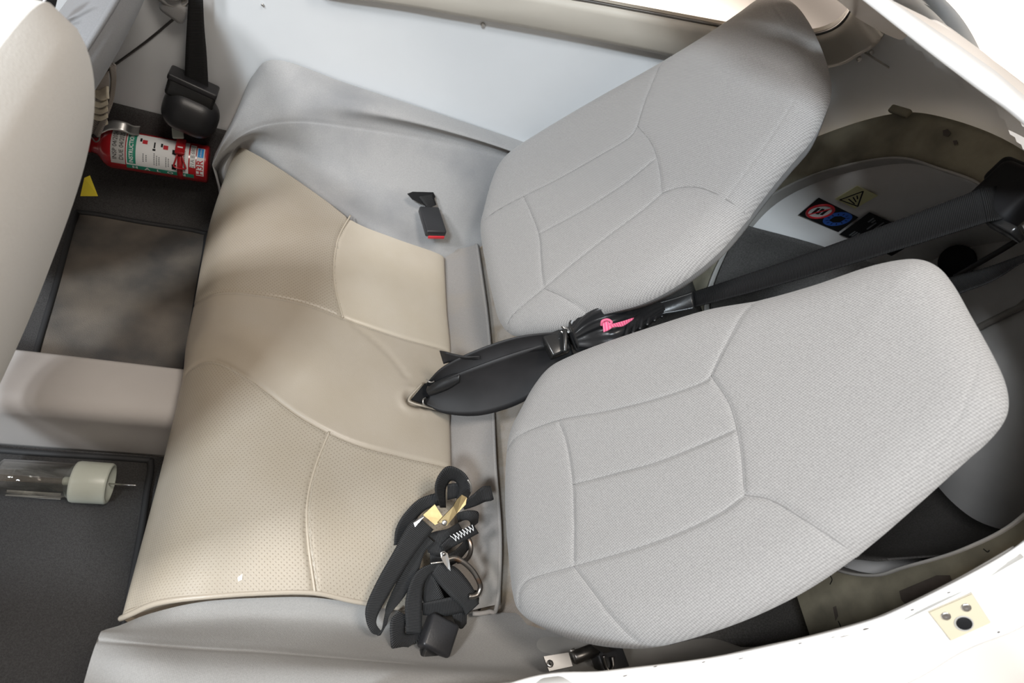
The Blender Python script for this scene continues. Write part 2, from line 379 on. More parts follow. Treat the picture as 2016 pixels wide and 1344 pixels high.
trim_out = [(600, -35), (801, 3), (1145, 66), (1343, 106), (1510, 138), (1640, 120), (1692, 96), (1740, 58), (1772, -20), (1745, -78), (1560, -132), (1150, -128), (760, -95)]
wi = cr([hit(*p, off=.004) for p in win_in], 130, True); wo = cr([hit(*p, off=.002) for p in trim_out], 130, True)
cf_ = SG[:-1, :-1] * .25 + SG[1:, :-1] * .25 + SG[:-1, 1:] * .25 + SG[1:, 1:] * .25
hole = inpoly(cf_.reshape(-1, 3)[:, [0, 2]], wi[:, [0, 2]] + (wo - wi)[:, [0, 2]] * .25)
wallrow = np.repeat(np.arange(119), 149); colid = np.tile(np.arange(149), 119)
gf = np.array(gfaces(120, 150))
def subm(name, sel, mt):
    f = gf[sel & ~hole]; ids, inv = np.unique(f, return_inverse=True)
    o = mk(name, SG.reshape(-1, 3)[ids], inv.reshape(f.shape), mt, solid=.02, off=1); o.modifiers[0].use_rim = False
    return o
SI = [(700, 1384, -.145), (1010, 1343, -.142), (1200, 1320, -.140), (1400, 1295, -.136), (1560, 1262, -.13), (1700, 1226, -.118), (1771, 1201, -.11), (1900, 1138, -.088), (2016, 1072, -.062)]
sil = [atY(u, v, y) for u, v, y in SI]
TOPE = [(2165, 560, .87), (2150, 430, .90), (2105, 320, .925), (2016, 230, .945), (1940, 172, .952), (1850, 103, .957), (1720, 0, .96), (1600, -93, .96), (1480, -186, .955)]
loop_in = [(-.9, -.25, .30), (-.4, -.25, .29), (-.05, -.245, .27), (.22, -.225, .23)] + sil[1:] + Z([(2090, 1015, .72), (2125, 870, .785), (2158, 720, .835)] + TOPE) + [np.array([.42, .93, .93]), np.array([.25, 1.04, .85]), np.array([0, 1.06, .82]), np.array([-.9, 1.06, .82])]
LI = evenly(cr(loop_in, 500), 320)
def offs(i):
    p = LI[i]; t = LI[min(i + 3, 319)] - LI[max(i - 3, 0)]; t /= np.linalg.norm(t)
    k = float(np.clip((p[2] - .74) / .14, 0, 1)); k = k * k * (3 - 2 * k)
    a = np.array([0, (p[1] - .485) / .5, (p[2] - .35) / .36]); a /= np.linalg.norm(a); b = np.array([0, -.28, .96])
    r = a * k + b * (1 - k); r -= t * (t @ r); r /= np.linalg.norm(r)
    return np.cross(t, r), r
LO = np.array([LI[i] + offs(i)[0] * (.10 + .2 * float(np.clip((LI[i][0] - .66) / .14, 0, 1)) * (LI[i][2] > .8)) for i in range(320)])
fc = cf_.reshape(-1, 3)
opening = inpoly(fc[:, :2], LO[:, :2]) & (fc[:, 2] > .25)
hole = hole | opening
wr = tag(subm('wall_right', colid < 75, M_wall), 'pale grey painted side wall behind the far bolster, under the window', 'wall', kind='structure')
ce = tag(subm('ceiling', (colid >= 75) & (colid < 118), M_wall), 'grey painted roof lining curving over the far seat back', 'ceiling', kind='structure')
sk = tag(subm('wall_left', colid >= 118, M_skin2), 'white outer fuselage skin below the bright door frame', 'fuselage skin', kind='structure')
wn = thing('window_1', 'side window over the far seat back with beige rounded surround', 'window', wi.mean(0), kind='structure')
G = []
for t, o in ((0, -.012), (0, .006), (.06, .016), (.18, .017), (.5, .019), (.8, .022), (.95, .018), (1, .006), (1, -.01)):
    L_ = wi * (1 - t) + wo * t
    cen = (CAM - L_); cen /= np.linalg.norm(cen, axis=1)[:, None]
    G.append(L_ + np.array([0, -1, -.35]) / 1.06 * o)
mk('window_frame', np.array(G), gfaces(len(G), 130, True), M_trimb, wn, recalc=True)
tube('window_seal', (wi + np.array([0, -.004, 0]))[::5], .004, M_dst, wn, dense=130, closed=True)
c_ = wi.mean(0); k = len(wi)
mk('pane', np.vstack([wi + [0, .008, 0], [c_ + [0, .012, 0]]]), [(i, (i + 1) % k, k) for i in range(k)], M_pane, wn)
def dome(name, p, n, r, mt, parent, cross=False):
    M = frame3(p, n, (0.1, .2, 1) if abs(n[2]) < .9 else (0, 1, 0))
    o = lathe(name, M, [(-.002, r), (.0, r), (.001, r * .95), (.0022, r * .6), (.0026, r * .15)], mt, parent, 16)
    return o
for u, v in ((951, 48), (1694, 114), (1718, 101), (517, 8)):
    dome('rivet', hit(u, v, .003), (0, -1, .2), .0055 if u != 517 else .003, M_steel, wr)
tube('panel_seam', [hit(u, v, .001) for u, v in ((1695, 97), (1750, 132), (1800, 165), (1850, 205))], .0018, M_lip, wr)
tube('panel_seam', [hit(u, v, .001) for u, v in ((195, 150), (225, 128), (290, 80), (365, 18), (400, -10))], .0028, M_dst, wr)
# cap under the oblique seam
rbox('grey_cap', frame3(hit(348, 10, .012), (1, 0, -.5), (0, -1, 0)), (.055, .05, .03), M_tub, wr, .012)
vt = thing('air_vent', 'round chrome air vent on the side wall beside the belt webbing', 'vent', hit(335, 2))
Mv = frame3(hit(340, -30, .0), (.1, -1, .35), (1, 0, 0))
lathe('outer_ring', Mv, [(0, .045), (.012, .045), (.016, .04), (.014, .034), (.004, .03)], M_steel, vt)
lathe('nozzle', Mv, [(.0, .028), (.028, .027), (.03, .024), (.012, .016), (.006, .004)], M_steel, vt)

# tunnel
tn = sheet('trim_1', [[(-.9, y, z), (-.5, y, z), (-.2, y, z), (.1, y, z)] for y, z in ((.395, -.34), (.388, -.2), (.385, -.145), (.405, -.122), (.45, -.115), (.49, -.118), (.506, -.125), (.512, -.16), (.515, -.34))], M_tun, nc=12, nr=50, solid=.01)
tag(tn, 'pale beige centre tunnel between the two foot wells', 'tunnel', kind='structure')
# left wall under the door sill, ahead of and behind the bench
prof = [(.003, -.007), (0, -.003), (.003, 0), (.045, .002), (.082, -.001), (.087, -.004), (.088, -.012)]
BV = []
for i in range(320):
    s, r = offs(i); 
    BV.append([LI[i] + s * a * 1.0 + r * b for a, b in prof])
BV = np.array(BV)
def skirt(i):
    q = float(np.clip((LI[i][0] - .66) / .14, 0, 1)); s, r = offs(i)
    return [LI[i] + s * (a + (c - a) * q) + r * (b + (d - b) * q) for a, b, c, d in ((.086, -.012, .086, -.004), (.11, -.016, .13, -.004), (.135, -.024, .22, -.025), (.16, -.04, .36, -.085))]
SKV = np.array([skirt(i) for i in range(320)])
dr = mk('door_1', BV, gfaces(320, len(prof)), M_white, recalc=True)
tag(dr, 'bright white painted frame of the open rear cabin door', 'door frame', kind='structure')
# inner wall: from the sill edge down to the carpet
low = [at(560, 1400, .02), at(1010, 1352, .06), at(1140, 1318, .07), at(1250, 1296, .08), at(1390, 1258, .08), at(1490, 1280, .085), at(1610, 1258, .09), at(1700, 1240, .15), at(1800, 1196, .3)]
up_ = [p + np.array([0, .002, -.012]) for p in sil]
mid = [(a * .45 + b * .55) + np.array([0, -.012, 0]) for a, b in zip(up_, low)]
wl = sheet('wall_left', [up_, mid, low, [p + np.array([0, .10, -.12]) for p in low]], M_lip, nc=60, nr=12, solid=.015)
tag(wl, 'dull grey inner side wall below the white door sill', 'wall', kind='structure')
wl2 = sheet('wall_left', [[(x, -.225, .22) for x in (-.9, -.4, 0, .5)], [(x, -.22, .1) for x in (-.9, -.4, 0, .5)], [(x, -.215, -.34) for x in (-.9, -.4, 0, .5)]], M_wall, nc=8, nr=8, solid=.015)
tag(wl2, 'pale grey lower side wall beside the front foot well, by the door', 'wall', kind='structure')
# rear bulkhead ring
XR = 1.25
r_in = [(.908, .386), (.847, .535), (.727, .687), (.623, .748), (.505, .791), (.33, .79), (.18, .74), (.07, .66), (.014, .563), (-.004, .457), (-.003, .345), (.0, .272), (.035, .19), (.12, .09), (.3, .04), (.6, .04), (.8, .1), (.89, .24)]
r_out = [(1.03, .40), (.93, .58), (.812, .732), (.703, .803), (.535, .858), (.33, .87), (.13, .83), (-.01, .74), (-.08, .62), (-.12, .48), (-.13, .34), (-.13, .22), (-.12, .09), (-.08, -.1), (.3, -.15), (.6, -.15), (.95, -.12), (1.04, .15)]
ri = cr(r_in, 140, True); ro = cr(r_out, 140, True)
ring_th = np.linspace(0, 1, 6)
GV = []
for t in ring_th:
    L_ = ri * (1 - t) + ro * t; GV.append(np.c_[np.full(140, XR - .004 * math.sin(t * 3)), L_])
rb = thing('wall_rear', 'stained khaki composite bulkhead ring behind the seat backs', 'bulkhead', (XR, .45, -.15), kind='structure')
mk('ring_face', np.array(GV), gfaces(6, 140, True), M_ring, rb, solid=.02, recalc=True)
lipG = [np.c_[np.full(140, XR - a), ri * (1 - s) + ri.mean(0) * s] for a, s in ((-.03, -.003), (.004, -.002), (.007, .003), (.007, .009), (.003, .012), (-.03, .012))]
mk('ring_lip', np.array(lipG), gfaces(6, 140, True), M_lip, rb, recalc=True)
def rp(u, v): return atX(u, v, XR - .006)
plate('bare_patch', [rp(*p) for p in ((1771, 1163), (1845, 1132), (1870, 1132), (1876, 1147), (1862, 1160), (1820, 1182), (1788, 1194), (1775, 1180))], (-1, 0, 0), .0012, M_brown, rb)
for pts in (((1856, 257), (1866, 254), (1872, 262), (1866, 269), (1857, 267)), ((1876, 277), (1884, 276), (1886, 283), (1879, 286)), ((1640, 1195), (1646, 1192), (1650, 1212), (1645, 1222))):
    plate('stain', [rp(*p) for p in pts], (-1, 0, 0), .0003, M_brown, rb)
tube('crack', [rp(u, v) for u, v in ((1632, 1130), (1638, 1140), (1634, 1150))], .0008, M_ink, rb)
tube('crack', [rp(u, v) for u, v in ((1650, 1222), (1654, 1230), (1657, 1238))], .0008, M_ink, rb)
tube('crack', [rp(u, v) for u, v in ((1936, 1080), (1944, 1086), (1948, 1083))], .0008, M_ink, rb)
rbox('clip', frame3(rp(1780, 222) + np.array([-.012, 0, .0]), (0, -.95, .4), (-1, 0, .3)), (.05, .016, .012), M_ring, rb, .004)
# floor panel behind the seats and the baggage well
bp_ = sheet('floor', [[(.9, y, .075), (1.0, y, .078), (1.15, y, .08), (1.245, y, .08)] for y in (-.085, .2, .7, 1.06)], M_bag, nc=10, nr=16, solid=.015)
tag(bp_, 'dark carpeted panel low down between near seat back and bulkhead', 'floor', kind='structure')
bw = thing('wall_rear', 'white painted baggage bay lining seen through the bulkhead ring', 'baggage bay', (1.5, .45, .05), kind='structure')
secs = []
for X, sy, cz, sc in ((1.255, 1.0, .36, 1.0), (1.5, .96, .37, .97), (1.84, .86, .39, .9)):
    c0 = np.array([.452, .40]); secs.append(np.c_[np.full(140, X), (np.asarray(ri) - c0) * [sy, sc] + c0 + [0, 0]])
mk('side_lining', np.array(secs), gfaces(3, 140, True), M_bagw, bw, solid=.012, off=1)
ysec = [(.893, .33), (.875, .24), (.785, .125), (.6, .075), (.3, .075), (.145, .12), (.065, .2), (.024, .29), (.014, .33)]
cl = sheet('carpet_liner', [[np.array([X, (y - .452) * s1 + .452, (z - .4) * s2 + .4 + dz]) for y, z in ysec] for X, s1, s2, dz in ((1.247, .985, .985, -.01), (1.5, .945, .955, 0), (1.835, .845, .885, .0))], M_bag, bw, nc=60, nr=10, solid=.004)
ab = mk('aft_panel', [(1.84, -.2, -.0), (1.84, 1.1, -.0), (1.84, 1.1, .9), (1.84, -.2, .9)], [(0, 1, 2, 3)], M_bagg, bw, solid=.01)
Mh = frame3(atX(1885, 515, 1.80), (-1, -.25, .1), (0, 0, 1))
lathe('access_hole', Mh, [(0, .045), (.006, .045), (.008, .041), (.004, .038), (.002, .0)], M_ink, bw, 32, False)
tube('strap_shadow_line', [atX(u, v, 1.82) for u, v in ((1905, 655), (1935, 640), (1985, 615), (2016, 598), (2070, 540))], .009, M_lip, bw)  # shadow line of the strap on the aft panel, built as a grey tube
tube('floor_edge_strip', [at(1866, 945, .14), at(1890, 992, .14), at(1922, 1050, .14)], .004, M_lip, bw)
# stickers in the baggage bay
def bayhit(u, v, off=.004):
    vs = np.array(secs).reshape(-1, 3); 
    r = bayb.ray_cast(Vector(CAM), Vector(ray(u, v)).normalized())
    if r[0] is None: return atY(u, v, .86)
    d = Vector(ray(u, v)); n = r[1] if r[1].dot(d) < 0 else -r[1]
    return np.array(r[0] + n * off)
bayb = BVHTree.FromPolygons([Vector(p) for p in np.array(secs).reshape(-1, 3).tolist()], gfaces(3, 140, True))
def sticker(name, label, cnr, mt):
    P = [bayhit(*p) for p in cnr]
    c = np.mean(P, 0); t = thing(name, label, 'sticker', c)
    n = np.cross(P[1] - P[0], P[2] - P[0]); n /= np.linalg.norm(n)
    if n @ (CAM - c) < 0: n = -n
    P = [p - n * (n @ (p - c)) for p in P]                    # flatten
    t = (t, plate('film', P, n, .0008, mt, t))[1]
    def loc(a, b, h=.001):                                    # a along 0->1 .. b along 0->3
        return P[0] + (P[1] - P[0]) * a + (P[3] - P[0]) * b + n * h
    return t, loc, n
t, loc, n = sticker('warning_sticker', 'pale yellow square sticker with black triangle in the baggage bay', [(1644, 388), (1688, 362), (1729, 381), (1683, 408)], M_yel)
for a, b in (((.13, .13), (.92, .17)), ((.92, .17), (.5, .9)), ((.5, .9), (.13, .13))):
    pass
tri = [(.08, .16), (.92, .38), (.18, .95)]
for i in range(3):
    a, b = tri[i], tri[(i + 1) % 3]; tube('triangle_line', [loc(*a), loc((a[0] + b[0]) / 2, (a[1] + b[1]) / 2), loc(*b)], .0017, M_ink, t, 6)
for a0, b0, a1, b1 in ((.62, .42, .50, .58), (.47, .40, .34, .68), (.30, .36, .22, .74)):
    tube('print_line', [loc(a0, b0), loc((a0 + a1) / 2, (b0 + b1) / 2), loc(a1, b1)], .0015, M_ink, t, 6)
t, loc, n = sticker('pictogram_sticker', 'black sticker with red ring and blue disc pictograms in the baggage bay', [(1572, 419), (1612, 385), (1690, 424), (1650, 457)], M_ink)
def disc(name, a, b, r, mt, h, e=None, r2=None):
    ax = loc(1, 0, 0) - loc(0, 0, 0); ax /= np.linalg.norm(ax); ay = np.cross(n, ax); k = 28; c = loc(a, b, h)
    if r2 is None: plate(name, [c + (ax * math.cos(q) + ay * math.sin(q)) * r for q in np.arange(k) * 2 * math.pi / k], n, .0003, mt, t)
    else: tube(name, [c + (ax * math.cos(q) + ay * math.sin(q)) * r for q in np.arange(k) * 2 * math.pi / k], r2, mt, t, 6, 56, True)
wS = np.linalg.norm(loc(1, 0) - loc(0, 0)); 
disc('white_disc', .52, .27, wS * .36, M_lab, .001); disc('red_ring', .52, .27, wS * .37, M_redp, .0013, r2=wS * .045)
q0, q1 = loc(.52, .27, .0016), loc(1, .27, .0016) - loc(0, .27, .0016)
ux = q1 / np.linalg.norm(q1); uy = np.cross(n, ux)
for a in (-.14, 0, .14): plate('suitcase_mark', [q0 + ux * wS * x + uy * wS * y for x, y in ((-.16, a - .05), (.16, a - .05), (.16, a + .05), (-.16, a + .05))], n, .0003, M_ink, t)
tube('red_bar', [q0 + ux * wS * -.28 + uy * wS * .25, q0, q0 + ux * wS * .28 - uy * wS * .25], wS * .025, M_redp, t, 6)
disc('blue_disc', .52, .70, wS * .41, M_blue, .001)
q0 = loc(.52, .70, .0016)
plate('chair_mark', [q0 + ux * wS * x + uy * wS * y for x, y in ((-.13, -.18), (.13, -.2), (.2, .02), (.12, .18), (-.12, .2), (-.2, .0))], n, .0003, M_ink, t)
for k in range(12):
    q = k * math.pi / 6; plate('ray_mark', [q0 + (ux * math.cos(q + d) + uy * math.sin(q + d)) * wS * r for r, d in ((.25, -.06), (.33, -.04), (.33, .04), (.25, .06))], n, .0003, M_ink, t)
t, loc, n = sticker('loading_placard', 'black rectangular placard with faint grey print behind the shoulder belt', [(1652, 458), (1712, 414), (1818, 464), (1755, 503)], M_ink)
for a0, a1, b in ((.72, .9, .12), (.74, .86, .17), (.5, .8, .22), (.1, .3, .12), (.1, .3, .16), (.1, .3, .2), (.12, .5, .3), (.3, .62, .34), (.62, .9, .3), (.66, .86, .36), (.1, .3, .8), (.12, .28, .86), (.12, .34, .7), (.45, .7, .6), (.45, .68, .68)):
    plate('print_line', [loc(a0, b), loc(a1, b), loc(a1, b + .025), loc(a0, b + .025)], n, .0003, M_gry, t)
# striker plate on the frame (and chipped paint along the inner edge)
mk('outer_skin', SKV, gfaces(320, 4), M_skin2, dr, recalc=True)
def nearband(u, v):
    d = Vector(ray(u, v)).normalized(); r = bandb.ray_cast(Vector(CAM), d)
    return (np.array(r[0]), np.array(r[1] if r[1].dot(d) < 0 else -r[1])) if r[0] else (atY(u, v, -.15), np.array([0, -.5, .86]))
bandb = BVHTree.FromPolygons([Vector(p) for p in BV.reshape(-1, 3).tolist()], gfaces(320, len(prof)))
for u, v, a, b in ((1704, 1238, 7, 1.6), (1662, 1252, 12, .8), (1640, 1254, 5, .8), (1458, 1296, 6, 1), (1290, 1312, 4, 1), (1230, 1330, 5, 1.2), (1385, 1303, 4, 1), (1966, 1244, 3, 1.5), (1575, 1266, 4, 1.2), (1796, 1200, 4, 1.5), (1868, 1166, 4, 1.2)):
    q = nearband(u, v); nq = q[1]
    plate('paint_chip', [onplane(u + x * a, v + y * b - x * a * .25, q[0] + nq * .0006, nq) for x, y in ((-1, -.2), (-.2, -1), (1, -.5), (.8, .6), (-.3, 1))], nq, .0003, M_brown, dr)
P = [nearband(u, v) for u, v in ((1828, 1203), (1911, 1166), (1947, 1222), (1870, 1256))]
nn = nearband(1888, 1212)[1]; cc = np.mean([p[0] for p in P], 0); PP = [p[0] - nn * (nn @ (p[0] - cc)) for p in P]
spl = plate('striker_plate', PP, nn, .004, M_lock, dr)
ca = plate('plate_rim', [cc + (p - cc) * 1.05 for p in PP], nn, .002, M_trimb, dr)
def onpl(u, v, h): return onplane(u, v, cc + nn * h, nn)
for u, v in ((1862, 1212), (1902, 1195)): lathe('plate_screw', frame3(onpl(u, v, .004), nn, (0, 0, 1)), [(0, .0055), (.001, .0055), (.0016, .004), (.0008, .0012)], M_steel, spl, 20)
lathe('plate_hole', frame3(onpl(1898, 1226, .0035), nn, (0, 0, 1)), [(.0012, .0088), (.0014, .0085), (.0009, .0)], M_ink, spl, 24, False)
lathe('plate_hole_rim', frame3(onpl(1897, 1226, .0035), nn, (0, 0, 1)), [(.001, .0085), (.0018, .0095), (.001, .0105)], M_lip, spl, 24, False)

# ------------------------------------------------------------------ bench: leather cushion
def rowpts(front, pts):
    f = at(*front); y = f[1]
    return [np.array([f[0] + .035, y, -.33]), np.array([f[0] + .012, y, -.16]), f] + [at(*p) for p in pts]
R0 = rowpts((455, 318, -.05), [(472, 292, -.005), (502, 303, .022), (560, 338, .03), (640, 394, .025), (700, 438, .015), (780, 470, 0), (868, 502, -.03)])
R1 = rowpts((413, 442, -.075), [(432, 412, -.015), (472, 408, .03), (550, 436, .046), (650, 497, .038), (720, 538, .024), (790, 572, .005), (873, 600, -.03)])
R2 = rowpts((381, 606, -.075), [(396, 590, -.025), (432, 575, .015), (500, 578, .033), (600, 597, .032), (700, 634, .02), (790, 664, .002), (880, 690, -.03)])
R3 = rowpts((366, 683, -.08), [(383, 658, -.025), (420, 640, .02), (490, 654, .045), (600, 700, .042), (700, 742, .026), (800, 778, .008), (879, 802, -.03)])
R4 = rowpts((356, 765, -.08), [(372, 726, -.03), (420, 708, .01), (490, 742, .03), (590, 817, .03), (690, 868, .018), (790, 896, .0), (881, 918, -.03)])
R5 = rowpts((313, 940, -.09), [(336, 930, -.03), (388, 930, .02), (470, 960, .042), (580, 990, .04), (680, 1015, .025), (790, 1040, .005), (884, 1060, -.03)])
R6 = rowpts((240, 1215, -.08), [(260, 1204, -.045), (312, 1182, -.005), (400, 1171, .02), (520, 1163, .024), (620, 1162, .02), (700, 1180, .002), (800, 1196, -.025)])
nr_, nc_ = 260, 230
CRows = [R0, R1, R2, R3, R4, R5, R6]
tuck = [[r[-1] + np.array([.012, 0, -.035])] for r in CRows]
CG = grid([r + t for r, t in zip(CRows, tuck)], nc_, nr_)
U_ = np.linspace(0, 10, nc_ + 0)[None, :].repeat(nr_, 0) / 10 * 11; V_ = np.linspace(0, 6, nr_)[:, None].repeat(nc_, 1)
du = np.zeros((nr_, nc_)); du[:, 1:] = np.cumsum(np.linalg.norm(np.diff(CG, axis=1), axis=2), 1)
dvv = np.zeros((nr_, nc_)); dvv[1:] = np.cumsum(np.linalg.norm(np.diff(CG, axis=0), axis=2), 0)
Nn = np.cross(np.gradient(CG, axis=1), np.gradient(CG, axis=0)); Nn /= np.linalg.norm(Nn, axis=2)[..., None] + 1e-9
if Nn[nr_ // 2, nc_ // 2, 2] < 0: Nn = -Nn
# seams: two rows and the two cross seams, found as distances on the surface
flat = CG.reshape(-1, 3)
def seamline(px, z): return np.array([at(u, v, z) for u, v in px])
vs1 = [(690, 424), (666, 470), (657, 530), (662, 575), (675, 625)]; vs2 = [(648, 850), (622, 915), (605, 985), (606, 1060), (620, 1165)]
def px_of(P):
    q = (P - CAM) @ RC.T; return np.c_[1008 + FPX * q[:, 0] / q[:, 2], 672 + FPX * q[:, 1] / q[:, 2]]
PX = px_of(flat)
# map photo seam lines to surface points (nearest vertex), then measure along the surface
def surf(px): 
    px = cr(px, 40); return np.array([flat[np.argmin(((PX - p) ** 2).sum(1) + (flat[:, 2] < -.05) * 1e6)] for p in px])
L1, L2 = surf(vs1), surf(vs2)
row = lambda k: CG[int(round(k / 6 * (nr_ - 1)))]
dist = np.minimum.reduce([dpoly(flat, row(2)), dpoly(flat, row(4)), dpoly(flat, L1), dpoly(flat, L2)])
flat = flat - Nn.reshape(-1, 3) * (.0036 * np.exp(-(dist / .004) ** 2))[:, None]
# slit at the rear edge where the belt comes out, with a puckered lip
sl = dpoly(flat, surf([(812, 786), (845, 790), (890, 800)])); flat[:, 2] -= .02 * np.exp(-(sl / .014) ** 2)
flat[:, 2] += .004 * np.exp(-((sl - .025) / .01) ** 2)
wr_ = dpoly(flat, surf([(700, 640), (760, 690), (800, 740)])); flat[:, 2] -= .002 * np.exp(-(wr_ / .008) ** 2)
CG = flat.reshape(nr_, nc_, 3)
fu, fv = (U_[:-1, :-1] + .024).ravel(), (V_[:-1, :-1] + .01).ravel()
cpx = (PX.reshape(nr_, nc_, 2)[:-1, :-1]).reshape(-1, 2)
def right_of(P, line):
    line = np.array(line, float); xs = np.interp(P[:, 1], line[:, 1], line[:, 0]); return P[:, 0] > xs
lab = np.where(fv < 2, np.where(right_of(cpx, vs1) & (fu > 4), 1, 0), np.where(fv < 4, 2, np.where(right_of(cpx, vs2) & (fu > 4), 4, 3)))
bc = thing('bench_cushion', 'cream leather bench cushion with perforated panels and piped near edge', 'seat cushion', (.2, .5, -.33))
split_parts(CG.reshape(-1, 3), gfaces(nr_, nc_), np.stack([CG[..., 0] + CG[..., 2], CG[..., 1]], -1).reshape(-1, 2), lab,
            {0: ('front_panel', M_lea_p, 'perforated beige leather'), 1: ('rear_panel', M_lea2, 'smooth paler cream leather'), 2: ('centre_panel', M_lea, 'smooth beige leather'),
             3: ('front_panel', M_lea_p, 'perforated beige leather'), 4: ('rear_panel', M_lea_p, 'perforated beige leather')}, bc)
tube('piping', [at(u, v, z) for u, v, z in ((238, 1217, -.082), (260, 1207, -.049), (312, 1186, -.008), (400, 1174, .016), (520, 1166, .02), (620, 1166, .015), (700, 1183, -.002), (800, 1198, -.028))], .0048, M_lea, bc, 10, 80)
# near side wall of the cushion under the piping
e = CG[-1]; sheet('side_skirt', [[e[j] + np.array([0, .003, -.003]) for j in range(20, nc_, 30)], [e[j] + np.array([0, .008, -.05]) for j in range(20, nc_, 30)], [e[j] + np.array([0, .01, -.12]) for j in range(20, nc_, 30)]], M_lea, bc, 40, 8)
for vs in (vs1, vs2):
    q = cr(vs, 24); zz = surf(vs)[:, 2]; zz = np.interp(np.linspace(0, 1, 24), np.linspace(0, 1, len(zz)), zz)
    zz = np.convolve(np.r_[zz[:1].repeat(3), zz, zz[-1:].repeat(3)], np.ones(7) / 7, 'valid')
    tube('seam', [at(u, v, z + .0006) for (u, v), z in zip(q, zz)], .0022, M_lea2, bc, 8, 60)
def stitches(px, zo, name='stitching'):
    Q = evenly(surf(px) if not isinstance(px, np.ndarray) else px, 400); V = []; F = []
    for i in range(2, 396, 3):
        a, b = Q[i], Q[i + 2]; t = (b - a); L = np.linalg.norm(t)
        if L < 1e-5: continue
        t /= L; s = np.cross(t, [0, 0, 1]); s /= np.linalg.norm(s) + 1e-9; a = a + [0, 0, zo]; b = b + [0, 0, zo]; k = len(V)
        V += [a + s * .0004, a - s * .0004, b - s * .0004, b + s * .0004, (a + b) / 2 + [0, 0, .0005]]
        F += [(k, k + 1, k + 4), (k + 1, k + 2, k + 4), (k + 2, k + 3, k + 4), (k + 3, k, k + 4)]
    o = mk(name, V, F, M_thread, bc); o['kind'] = 'stuff'
for r_ in (2, 4):
    j0 = int(.3 * nc_); rr = CG[int(round(r_ / 6 * (nr_ - 1))) + 2, j0:-12]; stitches(rr, .002)
stitches([(654, 850), (628, 915), (611, 985), (612, 1060), (626, 1165)], .003)
# chipped leather flake
fz = surf([(466, 1136), (472, 1138), (478, 1140)])[:, 2].max() + .0004
fl = [at(u, v, fz) for u, v in ((467, 1137), (474, 1131), (478, 1129), (477, 1141), (469, 1145))]
plate('worn_spot', fl, (0, 0, 1), .0006, M_card, bc)
# dark slit under the belt
plate('belt_slit', [at(u, v, z) for u, v, z in ((809, 787, .004), (835, 756, .006), (868, 748, .004), (880, 806, -.01), (845, 799, 0))], (0, 0, 1), .003, M_ink, bc)
tube('slit_edge', [at(u, v, z) for u, v, z in ((832, 754, .008), (806, 783, .009), (812, 793, .009), (850, 803, .006), (878, 812, -.004))], .0022, M_lea, bc, 8)

# ------------------------------------------------------------------ grey upholstered base (side bolsters and rear strip)
bb = thing('bench_surround', 'grey velour bench surround with raised bolsters at both ends', 'bench base', (.3, .5, -.33))
F0 = Z([(425, 352, -.12), (440, 335, -.03), (478, 284, .012), (560, 334, .02), (640, 388, .012), (760, 460, -.01), (868, 500, -.045), (975, 470, -.05)])
Fm = Z([(432, 385, -.15), (452, 372, -.1), (488, 320, -.05), (558, 366, -.05), (634, 420, -.05), (750, 492, -.06), (860, 530, -.09), (975, 500, -.09)])
F1 = Z([(422, 340, -.07), (450, 303, .0), (505, 268, .068), (590, 300, .045), (680, 350, .03), (790, 405, .01), (890, 435, -.01), (990, 430, -.02)])
F2 = Z([(420, 332, -.03), (445, 290, .05), (500, 249, .105), (585, 236, .13), (690, 247, .14), (830, 270, .14), (960, 298, .14), (1060, 325, .13)])
F3 = Z([(418, 322, 0.0), (447, 262, .08), (500, 185, .15), (600, 185, .18), (710, 212, .19), (840, 245, .19), (970, 284, .18), (1080, 325, .16)])
F4 = [atY(u, v, 1.195) for u, v in ((424, 300), (462, 225), (498, 148), (548, 118), (680, 163), (830, 212), (985, 264), (1100, 302))]
F4b = [p + np.array([0, .02, -.02]) for p in F4]
def seamed(G):
    n0 = G.shape[0]; sr = G[int(round(3 / 5 * (n0 - 1)))]; d = dpoly(G.reshape(-1, 3), sr); G = G.reshape(-1, 3).copy(); G[:, 2] -= .004 * np.exp(-(d / .004) ** 2); return G.reshape(n0, -1, 3)
sheet('side_bolster', [Fm, F0, F1, F2, F3, F4], M_tub, bb, 160, 150, disp=seamed)
front = [F0[0], F1[0], F2[0], F3[0], F4[0]]
sheet('bolster_front', [front, [p + np.array([.02, 0, -.1]) for p in front], [np.array([p[0] + .05, p[1], -.34]) for p in front]], M_tub, bb, 24, 12)
# under-lap so no light shows between leather and bolster
N0 = Z([(232, 1232, -.09), (300, 1206, -.05), (400, 1184, -.03), (520, 1176, -.025), (620, 1176, -.03), (720, 1190, -.04), (810, 1202, -.06), (900, 1204, -.06), (1010, 1206, -.05), (1100, 1210, -.03)])
N1 = Z([(205, 1240, -.05), (290, 1232, -.03), (400, 1222, -.03), (520, 1218, -.035), (640, 1225, -.04), (760, 1240, -.045), (870, 1252, -.04), (950, 1252, -.035), (1040, 1254, -.025), (1110, 1262, 0)])
N2 = Z([(196, 1248, -.03), (285, 1256, .0), (400, 1262, .01), (520, 1268, .01), (640, 1280, .01), (760, 1292, .01), (880, 1303, .012), (960, 1306, .015), (1050, 1308, .03), (1120, 1305, .05)])
N3 = Z([(180, 1292, -.01), (270, 1300, .045), (400, 1312, .06), (520, 1316, .065), (640, 1318, .07), (760, 1322, .07), (880, 1326, .07), (960, 1328, .07), (1050, 1330, .075), (1120, 1322, .075)])
N4 = Z([(165, 1344, -.01), (260, 1370, .05), (400, 1380, .075), (520, 1385, .08), (640, 1385, .085), (760, 1380, .085), (880, 1372, .085), (960, 1365, .085), (1050, 1350, .08), (1120, 1335, .08)])
